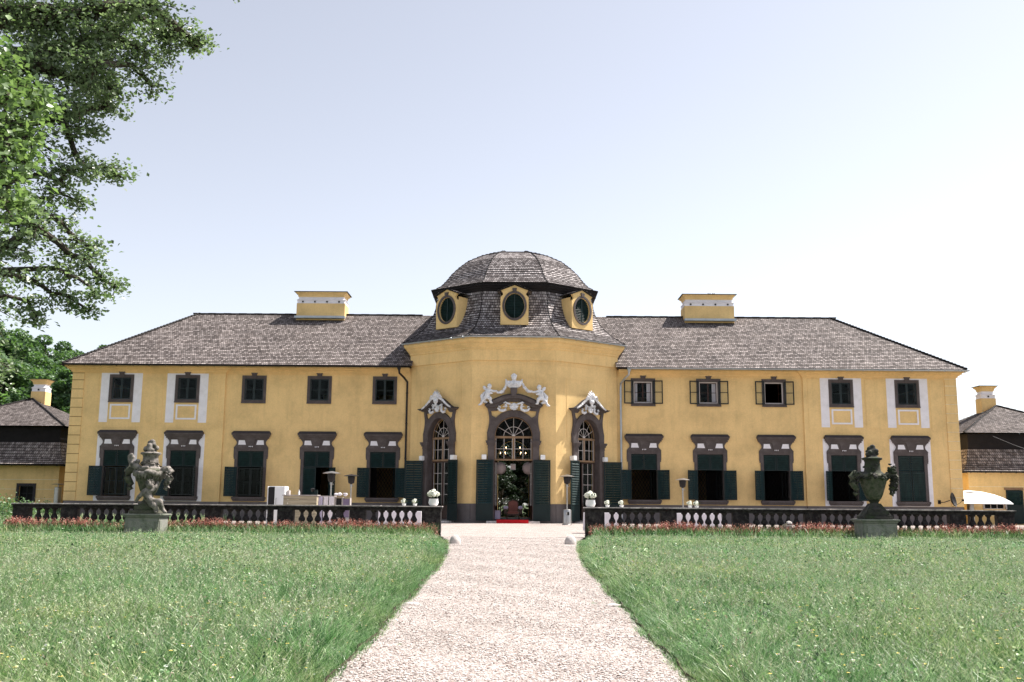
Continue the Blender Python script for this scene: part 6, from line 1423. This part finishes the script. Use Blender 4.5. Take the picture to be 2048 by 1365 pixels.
# small twig hanging in at the top
# ---- generic trees beyond the house
def tree_mesh(seed, H, Wd, nl, leaf, kind='round'):
    rs = np.random.default_rng(seed); rr = random.Random(seed); mb = MB()
    mb.tube([(0, 0, -0.6), (0.1, 0, H*0.25), (-0.1, 0.1, H*0.5), (0, 0, H*0.85)], [H*0.022, H*0.017, H*0.012, H*0.003], 8); C = []
    lobes = []
    for i in range(30):
        h = rr.uniform(0.22, 0.98); prof = math.sin(math.pi*min(1, (h-0.12)/0.93))**0.7; a = rr.uniform(0, 2*math.pi); q = Wd*prof*rr.uniform(0.45, 0.95)
        lobes.append((q*math.cos(a), q*math.sin(a), h*H, Wd*rr.uniform(0.20, 0.36)))
    for l in lobes:
        mb.tube(branch_path((0, 0, l[2]*0.75), l[:3], 0.05, 3), [H*0.008, H*0.006, H*0.004, H*0.002], 5)
        m_ = int(nl/30); v = rs.normal(size=(m_, 3)); v /= np.linalg.norm(v, axis=1, keepdims=True); rad = l[3]*(0.75+0.3*rs.random((m_, 1))); v[:, 2] *= 0.75
        v = v*rad; v[v[:, 2] < -0.3*l[3]] *= np.array([1, 1, 0.5]); C.append(v+np.array(l[:3]))
    V, F = leaves_np(np.concatenate(C), leaf, rs=rs); return mb, V, F
TM = []
for sd, H, Wd, nl, lf in ((1, 15, 5.0, 9000, 0.42), (2, 13, 4.6, 8000, 0.42), (3, 17, 5.2, 9500, 0.45)):
    mb, V, F = tree_mesh(sd, H, Wd, nl, lf); TM.append((mb.mesh('trunk', M['bark']), mesh_np('crown', V, F, M['leaf_wood']), H))
def plant(name, label, x, y, z, k, sc, rz, group, mat=None):
    t = thing(name, label, 'tree', (x, y, z), rz, group)
    inst('trunk', TM[k][0], t, (x, y, z), rz, sc); inst('crown', mat or TM[k][1], t, (x, y, z), rz, sc); return t
# wooded hillside, left (each tree its own)
rsT = random.Random(21); cnt = 0
def topz(px):  # skyline of the wood read off the photograph: pixel row at each column
    pts = [(-300, 560), (0, 650), (40, 650), (75, 668), (105, 690), (150, 690), (200, 696), (420, 730)]
    for (a, b), (c, d) in zip(pts[:-1], pts[1:]):
        if a <= px <= c: return b+(d-b)*(px-a)/(c-a)
    return 700
words = ['bushy', 'broad', 'rounded', 'tall', 'dense', 'leaning', 'spreading', 'full crowned', 'narrow', 'high']
rows = [(104, 12), (122, 11), (142, 10), (166, 9)]
HT = []
for ri, (Y, n) in enumerate(rows):
    for i in range(n):
        px = -260+ (560)*(i+0.5*(ri % 2))/n+rsT.uniform(-12, 12)
        x = at(px, 700, Y).x; y = Y+rsT.uniform(-4, 4); z = hill_z(x, y)-0.2; k = rsT.randrange(3)
        tz = at(px, topz(px)+(3-ri)*26+rsT.uniform(0, 14), Y).z; sc = (tz-z)/TM[k][2]*1.02
        if sc < 0.28: continue
        sc = min(max(sc, 0.32), 1.35); HT.append((px, ri, x, y, z, k, sc))
for (px, ri, x, y, z, k, sc) in HT:
    o = plant('woodland_tree', None, x, y, z, k, sc, rsT.uniform(0, 6.28), 'trees of the wooded hill behind the left outbuilding')
    rown = ['front', 'second', 'third', 'rear'][ri]
    o['label'] = 'dark green broadleaf tree of the wooded hill behind the left outbuilding'
# trees of the back garden seen through the middle door
shaded_crown = TM[0][1].copy(); shaded_crown.materials[0] = M['leaf_shade']  # copy of a woodland crown, its shade painted by darker leaves
for i, (x, y, sc) in enumerate(((-3.2, 80, .62), (0.6, 83, .66), (3.6, 79, .58), (-7.5, 88, .6), (7.5, 90, .6), (-1.2, 77, .35), (1.9, 76, .33))):
    plant('garden_tree', 'shaded tree of the back garden seen through the middle door', x, y, -1.2 if sc < .5 else -0.5, i % 3, sc, i*1.3, 'back garden trees behind the palace', shaded_crown)
for i, (x, y, sc) in enumerate(((-0.9, 74.5, .26), (1.2, 75.0, .24), (0.2, 86, .7), (-2.2, 90, .75), (2.6, 91, .75), (0.3, 95, .8))):
    plant('garden_tree', 'shaded tree of the back garden seen through the middle door', x, y, -0.9 if sc < .5 else -0.5, (i+1) % 3, sc, i*2.1, 'back garden trees behind the palace', shaded_crown)
# pale leafy bush at the far left, behind the balustrade end
Vs = []; mb = MB()
def bush(name, label, x, y, H, Wd, nl, lf, mat, grp=None, cat='shrub'):
    rr = random.Random(int(x*10)); C = []; mb = MB(); z0 = gz(y)
    for i in range(22):
        h = rr.uniform(0.15, 0.95); a = rr.uniform(0, 6.28); q = Wd*math.sin(math.pi*min(1, 0.15+h*0.85))**0.6*rr.uniform(0.3, 0.9); l = (q*math.cos(a), q*math.sin(a), h*H)
        mb.tube(branch_path((0, 0, 0), l, 0.05, 3), [0.03*H/3, 0.02*H/3, 0.012*H/3, 0.006*H/3], 4); r_ = Wd*rr.uniform(0.22, 0.4)
        v = rng.normal(size=(nl//22, 3))*r_*0.55; C.append(v+np.array(l))
    V, F = leaves_np(np.concatenate(C), lf); V[:, 2] = np.maximum(V[:, 2], 0.0); t = thing(name, label, cat, (x, y, z0), group=grp); obj('stems', mb, M['bark'], t, (x, y, z0)); inst('foliage', mesh_np('foliage', V, F, mat), t, (x, y, z0)); return t
p = at(-15, 760, 52); b_ = bush('shade_tree', 'pale leafy tree at the left edge behind the outbuilding roof', p.x-1.6, 80, 13.0, 3.8, 9000, 0.30, M['leaf_pale'], cat='tree')
# nettles and low shrubs left of the balustrade
for i, (px, Y, H, Wd) in enumerate(((15, 44, 0.9, 1.2), (50, 50, 0.8, 1.0), (-40, 40, 1.1, 1.3), (95, 56, 0.7, 0.9))):
    p = at(px, 1040, Y); bush('low_shrub', ['low shrub in the meadow at the left frame edge', 'low shrub between meadow and left outbuilding', 'taller shrub just beyond the left frame edge', 'low shrub at the foot of the palace left corner'][i], p.x, Y, H, Wd, 1400, 0.09, M['leaf_wood'], 'low shrubs left of the balustrade')
# ================================================================== RED FLOWER BORDER, GRASS, PEBBLES (uncountable: stuff)
def blades(P, h, w_, lean, rs, segs=3, az=None):
    """tapered bent blades from root points P; returns V, F(quads)"""
    n = len(P); a = rs.random(n)*2*np.pi; d = np.stack([np.cos(a), np.sin(a), np.zeros(n)], 1); a2 = rs.random(n)*2*np.pi; sd = np.stack([np.cos(a2), np.sin(a2), np.zeros(n)], 1)
    hh = h*(0.6+0.7*rs.random(n)); ll = lean*(0.3+rs.random(n)); V = []
    for s_ in range(segs+1):
        t = s_/segs; c = P+np.stack([d[:, 0]*ll*hh*t*t, d[:, 1]*ll*hh*t*t, hh*t*(1-0.25*ll*t)], 1); ww = (w_*(1-t**1.6)*0.5+0.0004)[:, None] if isinstance(w_, np.ndarray) else w_*(1-t**1.6)*0.5+0.0004
        V += [c-sd*ww, c+sd*ww]
    V = np.stack(V, 1).reshape(-1, 3); k = 2*(segs+1); i = np.arange(n)*k
    F = np.concatenate([np.stack([i+2*s_, i+2*s_+1, i+2*s_+3, i+2*s_+2], 1) for s_ in range(segs)]); return V, F
GR = randmat('meadow_grass_blades', [(0.0, (0.006, 0.028, 0.010)), (0.3, (0.055, 0.155, 0.045)), (0.62, (0.18, 0.345, 0.12)), (0.86, (0.36, 0.53, 0.265)), (1.0, (0.62, 0.67, 0.47))], 0.38, 0.4, patch=0.32, spec=0.6)
# border
rb = np.random.default_rng(4); Vl, Fl, Ml = [], [], []; off = 0
def put(V, F, m_):
    global off
    Vl.append(V); Fl.append(F+off); Ml.append(np.full(len(F), m_)); off += len(V)
for s_, xa, xb in ((-1, 2.3, 15.5), (1, 2.35, 17.5)):
    n = 15000; x = s_*(xa+(xb-xa)*rb.random(n)); y = 30.75+0.6*rb.random(n)
    dens = 0.5+0.5*np.sin(x*3.1)*np.sin(x*1.3+1); keep = rb.random(n) < 0.5+0.5*dens; P = np.stack([x, y, np.zeros(n)], 1)[keep]
    V, F = blades(P, 0.40, 0.024, 0.5, rb, 2); put(V, F, 1)
    n = 5000; P = np.stack([s_*(xa+0.1+(xb-xa)*rb.random(n)), 30.35+0.35*rb.random(n), np.zeros(n)], 1); V, F = blades(P, 0.36, 0.014, 0.6, rb, 3); put(V, F, 2)
    # flower plumes: small tilted petals stacked along spikes
    m_ = 3200; x = s_*(xa+(xb-xa)*rb.random(m_)); y = 30.7+0.55*rb.random(m_); top = 0.26+0.09*np.sin(x*2.2)*np.sin(x*0.9)+0.24*rb.random(m_)**1.5
    for j in range(6):
        c = np.stack([x+rb.normal(size=m_)*0.022, y+rb.normal(size=m_)*0.022, top-0.035*j], 1); s2 = 0.013+0.005*j
        a = rb.normal(size=(m_, 3)); a /= np.linalg.norm(a, axis=1, keepdims=True); b = np.cross(a, rb.normal(size=(m_, 3))); b /= np.linalg.norm(b, axis=1, keepdims=True)
        V = np.stack([c-a*s2*1.3, c-b*s2*0.7, c+a*s2*1.3, c+b*s2*0.7], 1).reshape(-1, 3); i = np.arange(m_)*4; put(V, np.stack([i, i+1, i+2, i+3], 1), 0)
tag(inst('flower_border', mesh_np('flower_border', np.concatenate(Vl), np.concatenate(Fl), [M['red_leaf'], M['border_green'], GR], np.concatenate(Ml))), 'low border of reddish flowers along the foot of the balustrades', kind='stuff')
# instanced scatters
def scatter(name, pts, rot, sc, idx, sources, label):
    me = bpy.data.meshes.new(name); me.vertices.add(len(pts)); me.vertices.foreach_set('co', pts.astype(np.float32).ravel())
    for an, ty, arr in (('rot', 'FLOAT', rot), ('sc', 'FLOAT', sc), ('idx', 'INT', idx)):
        a = me.attributes.new(an, ty, 'POINT'); a.data.foreach_set('value', arr.astype(np.float32 if ty == 'FLOAT' else np.int32))
    me.update(); o = inst(name, me); tag(o, label, kind='stuff')
    col = bpy.data.collections.new(name+'_kinds')
    for i, (m_) in enumerate(sources):
        so_ = bpy.data.objects.new('%s_kind%02d' % (name, i), m_); col.objects.link(so_)
    ng = bpy.data.node_groups.new(name, 'GeometryNodeTree'); ng.interface.new_socket('Geometry', in_out='INPUT', socket_type='NodeSocketGeometry'); ng.interface.new_socket('Geometry', in_out='OUTPUT', socket_type='NodeSocketGeometry')
    gi, go = ng.nodes.new('NodeGroupInput'), ng.nodes.new('NodeGroupOutput'); ip = ng.nodes.new('GeometryNodeInstanceOnPoints'); ci = ng.nodes.new('GeometryNodeCollectionInfo')
    ci.inputs['Collection'].default_value = col; ci.inputs['Separate Children'].default_value = True; ci.inputs['Reset Children'].default_value = True
    def na(n_, ty): q = ng.nodes.new('GeometryNodeInputNamedAttribute'); q.data_type = ty; q.inputs['Name'].default_value = n_; return q
    r_, s__, x_ = na('rot', 'FLOAT'), na('sc', 'FLOAT'), na('idx', 'INT'); cx = ng.nodes.new('ShaderNodeCombineXYZ')
    Lk = ng.links.new; Lk(r_.outputs['Attribute'], cx.inputs[2]); Lk(gi.outputs[0], ip.inputs['Points']); Lk(ci.outputs[0], ip.inputs['Instance']); ip.inputs['Pick Instance'].default_value = True
    Lk(x_.outputs['Attribute'], ip.inputs['Instance Index']); Lk(cx.outputs[0], ip.inputs['Rotation']); Lk(s__.outputs['Attribute'], ip.inputs['Scale']); Lk(ip.outputs[0], go.inputs[0])
    md = o.modifiers.new('scatter', 'NODES'); md.node_group = ng; return o
SEED = randmat('grass_seed_heads', [(0.0, (0.20, 0.22, 0.11)), (0.3, (0.34, 0.40, 0.22)), (0.8, (0.54, 0.60, 0.42)), (0.95, (0.52, 0.48, 0.38)), (1.0, (0.36, 0.20, 0.16))], 0.8, 0.2)
FLW = randmat('meadow_flowers', [(0.0, (0.75, 0.55, 0.08)), (0.7, (0.80, 0.62, 0.20)), (0.85, (0.75, 0.55, 0.75)), (1.0, (0.8, 0.8, 0.8))], 0.8)
def clump(seed, nb, rad, h, w_, lean, heads, flowers=0):
    rs = np.random.default_rng(seed); rr = rad*np.sqrt(rs.random(nb)); a = rs.random(nb)*2*np.pi; P = np.stack([rr*np.cos(a), rr*np.sin(a), np.full(nb, -0.02)], 1)
    V, F = blades(P, h, w_, lean, rs, 3); VV, FF, MM = [V], [F], [np.zeros(len(F))]; o_ = len(V)
    if heads:
        rr = rad*np.sqrt(rs.random(heads)); a = rs.random(heads)*2*np.pi; P = np.stack([rr*np.cos(a), rr*np.sin(a), np.full(heads, -0.02)], 1)
        V, F = blades(P, h*1.35, w_*0.55, 0.35, rs, 4); VV.append(V); FF.append(F+o_); MM.append(np.ones(len(F))*1); o_ += len(V)
        tips = V.reshape(heads, -1, 3)[:, -1]; 
        for j in range(7):
            c = tips+np.stack([rs.normal(size=heads)*0.006, rs.normal(size=heads)*0.006, -0.012*j*np.ones(heads)], 1); q = rs.normal(size=(heads, 3)); q[:, 2] += 1.2; q /= np.linalg.norm(q, axis=1, keepdims=True); b = np.cross(q, rs.normal(size=(heads, 3))); b /= np.linalg.norm(b, axis=1, keepdims=True)
            s2 = w_*1.7; V2 = np.stack([c-q*s2*1.6, c-b*s2*0.4, c+q*s2*1.6, c+b*s2*0.4], 1).reshape(-1, 3); i = np.arange(heads)*4; VV.append(V2); FF.append(np.stack([i, i+1, i+2, i+3], 1)+o_); MM.append(np.ones(heads)); o_ += len(V2)
    if flowers:
        for k in range(flowers):
            c = np.array([rs.uniform(-rad, rad), rs.uniform(-rad, rad), h*rs.uniform(0.75, 1.15)])
            for j in range(5):
                an = j*1.256; d = np.array([math.cos(an), math.sin(an), 0.25]); e_ = np.array([-math.sin(an), math.cos(an), 0]); s2 = w_*2.6+0.003
                V2 = np.array([c, c+d*s2*0.6-e_*s2*0.4, c+d*s2*1.1, c+d*s2*0.6+e_*s2*0.4]); VV.append(V2); FF.append(np.array([[0, 1, 2, 3]])+o_); MM.append(np.array([2])); o_ += 4
    return mesh_np('grass_clump', np.concatenate(VV), np.concatenate(FF), [GR, SEED, FLW], np.concatenate(MM))
near = [clump(100+i, 66, 0.13, 0.15+0.028*i, 0.0055, 0.95, 2 if i % 2 == 1 else 0, 1 if i == 4 else 0) for i in range(6)]
far = [clump(200+i, 76, 0.22, 0.18+0.025*i, 0.0085, 0.85, 1, 2 if i == 4 else 0) for i in range(5)]
low = [clump(300+i, 40, 0.10, 0.07+0.02*i, 0.0050, 0.7, 0) for i in range(2)]
def weed(seed, n_, rad, h, lf):
    rs = np.random.default_rng(seed); C = rs.normal(size=(n_, 3))*np.array([rad*0.5, rad*0.5, h*0.28])+np.array([0, 0, h*0.55]); C[:, 2] = np.abs(C[:, 2]); V, F = leaves_np(C, lf, rs=rs); V2, F2 = blades(np.zeros((12, 3)), h, 0.004, 0.8, rs, 3)
    F2 = np.concatenate([F2[:, :3], F2[:, [0, 2, 3]]]); return mesh_np('weed_clump', np.concatenate([V, V2]), np.concatenate([F, F2+len(V)]), GR)
kinds = near+far+low+[weed(400, 60, 0.10, 0.20, 0.035), weed(401, 46, 0.13, 0.16, 0.050), weed(402, 90, 0.08, 0.26, 0.022)]
rg = np.random.default_rng(77); PT_, RO, SC, ID = [], [], [], []
def fill(n, x0, x1, y0, y1, ids, smin, smax, cond=None, probs=None):
    x = rg.uniform(x0, x1, n); y = rg.uniform(y0, y1, n)
    hw = np.array([half_w(v) for v in y]); keep = np.abs(x) > hw+0.06+0.05*rg.random(n)
    keep &= ~((y > 30.9) & (np.abs(x) < 15.9)); keep &= np.abs(x) < 0.56*y+3.0
    if cond is not None: keep &= cond(x, y)
    x, y = x[keep], y[keep]; m_ = len(x); z = np.array([gz(v) for v in y])-0.03+0.01
    PT_.append(np.stack([x, y, z], 1)); RO.append(rg.random(m_)*6.283)
    # patchy height: taller swathes and shorter hollows
    pat = 0.5+0.25*np.sin(x*0.9+y*0.35)+0.25*np.sin(x*0.37-y*0.8+2)
    ehw = np.clip((np.abs(x)-np.array([half_w(v) for v in y]))/0.35, 0.35, 1)
    tall = np.where((np.abs(x) < 17) & (y < 45), np.interp(y, [16, 24, 28, 31.2], [1.0, 0.85, 0.72, 0.66]), 1.0)
    SC.append((smin+(smax-smin)*(0.5*rg.random(m_)+0.5*pat))*ehw*tall); ID.append(rg.choice(ids, m_, p=probs))
nearp = [0.2, 0.2, 0.18, 0.17, 0.07, 0.18]
fill(12500, -9.0, 9.0, 5.0, 11.0, [0, 1, 2, 3, 4, 5], 0.75, 1.25, probs=nearp)
fill(13000, -12.5, 12.5, 11.0, 17.0, [0, 1, 2, 3, 4, 5], 0.8, 1.3, probs=nearp)
fill(3000, -12.5, 12.5, 17.0, 21.5, [0, 1, 2, 3, 4, 5], 0.8, 1.2, probs=nearp)
fill(21500, -20, 20, 14.5, 31.2, [6, 7, 8, 9, 10], 0.75, 1.2, probs=[.24, .24, .22, .2, .1])
fill(1700, -9.5, 9.5, 5.5, 17.0, [13, 14, 15], 0.7, 1.3)
fill(1500, -17.0, 17.0, 17.0, 30.0, [13, 14, 15], 1.0, 1.6)
fill(2600, -34, -15.7, 29.0, 62.0, [6, 7, 8, 9], 1.0, 1.9, cond=lambda x, y: x > -0.56*y-1)
fill(900, 15.9, 34, 29.0, 40.0, [6, 7, 8, 9], 0.9, 1.3, cond=lambda x, y: x < 0.56*y+1)
# short fringe along the path edge
for s_ in (-1, 1):
    yv = rg.uniform(5.5, 28, 2600); hw = np.array([half_w(v) for v in yv]); x = s_*(hw+0.03+0.16*rg.random(2600)); PT_.append(np.stack([x, yv, np.array([gz(v) for v in yv])-0.01], 1)); RO.append(rg.random(2600)*6.28); SC.append(0.5+0.7*rg.random(2600)); ID.append(rg.choice([11, 12], 2600))
# weeds in the gravel
yv = rg.uniform(8, 26, 26); hw = np.array([half_w(v) for v in yv]); x = (rg.random(26)*2-1)*hw*0.85; PT_.append(np.stack([x, yv, np.array([gz(v) for v in yv])+0.02], 1)); RO.append(rg.random(26)*6.28); SC.append(0.22+0.2*rg.random(26)); ID.append(rg.choice([11, 12], 26))
scatter('meadow_grass', np.concatenate(PT_), np.concatenate(RO), np.concatenate(SC), np.concatenate(ID), kinds, 'tall uncut meadow grass with seed heads and small flowers on both sides of the path')
# loose pebbles on the near path
def peb(seed):
    rr = random.Random(seed); mb = MB(); mb.ico((0, 0, 0.25), 1.0, 1, (rr.uniform(.8, 1.2), rr.uniform(.6, 1.0), rr.uniform(.4, .7)), 0.18); return mb.mesh('pebble', M['pebble'])
n = 60000; y = 6.5+24.5*rg.random(n)**2.0; hw = np.array([half_w(v) for v in y]); t_ = rg.random(n)*2-1; x = t_*(hw+0.05*rg.random(n)); z = np.array([gz(v) for v in y])+0.012+0.02*(1-t_*t_)+0.006*np.sin(3*y+5*t_)
scatter('gravel_pebbles', np.stack([x, y, z], 1), rg.random(n)*6.283, 0.005+0.008*rg.random(n)**2, rg.integers(0, 5, n), [peb(i) for i in range(5)], 'loose pale pebbles strewn over the gravel path')
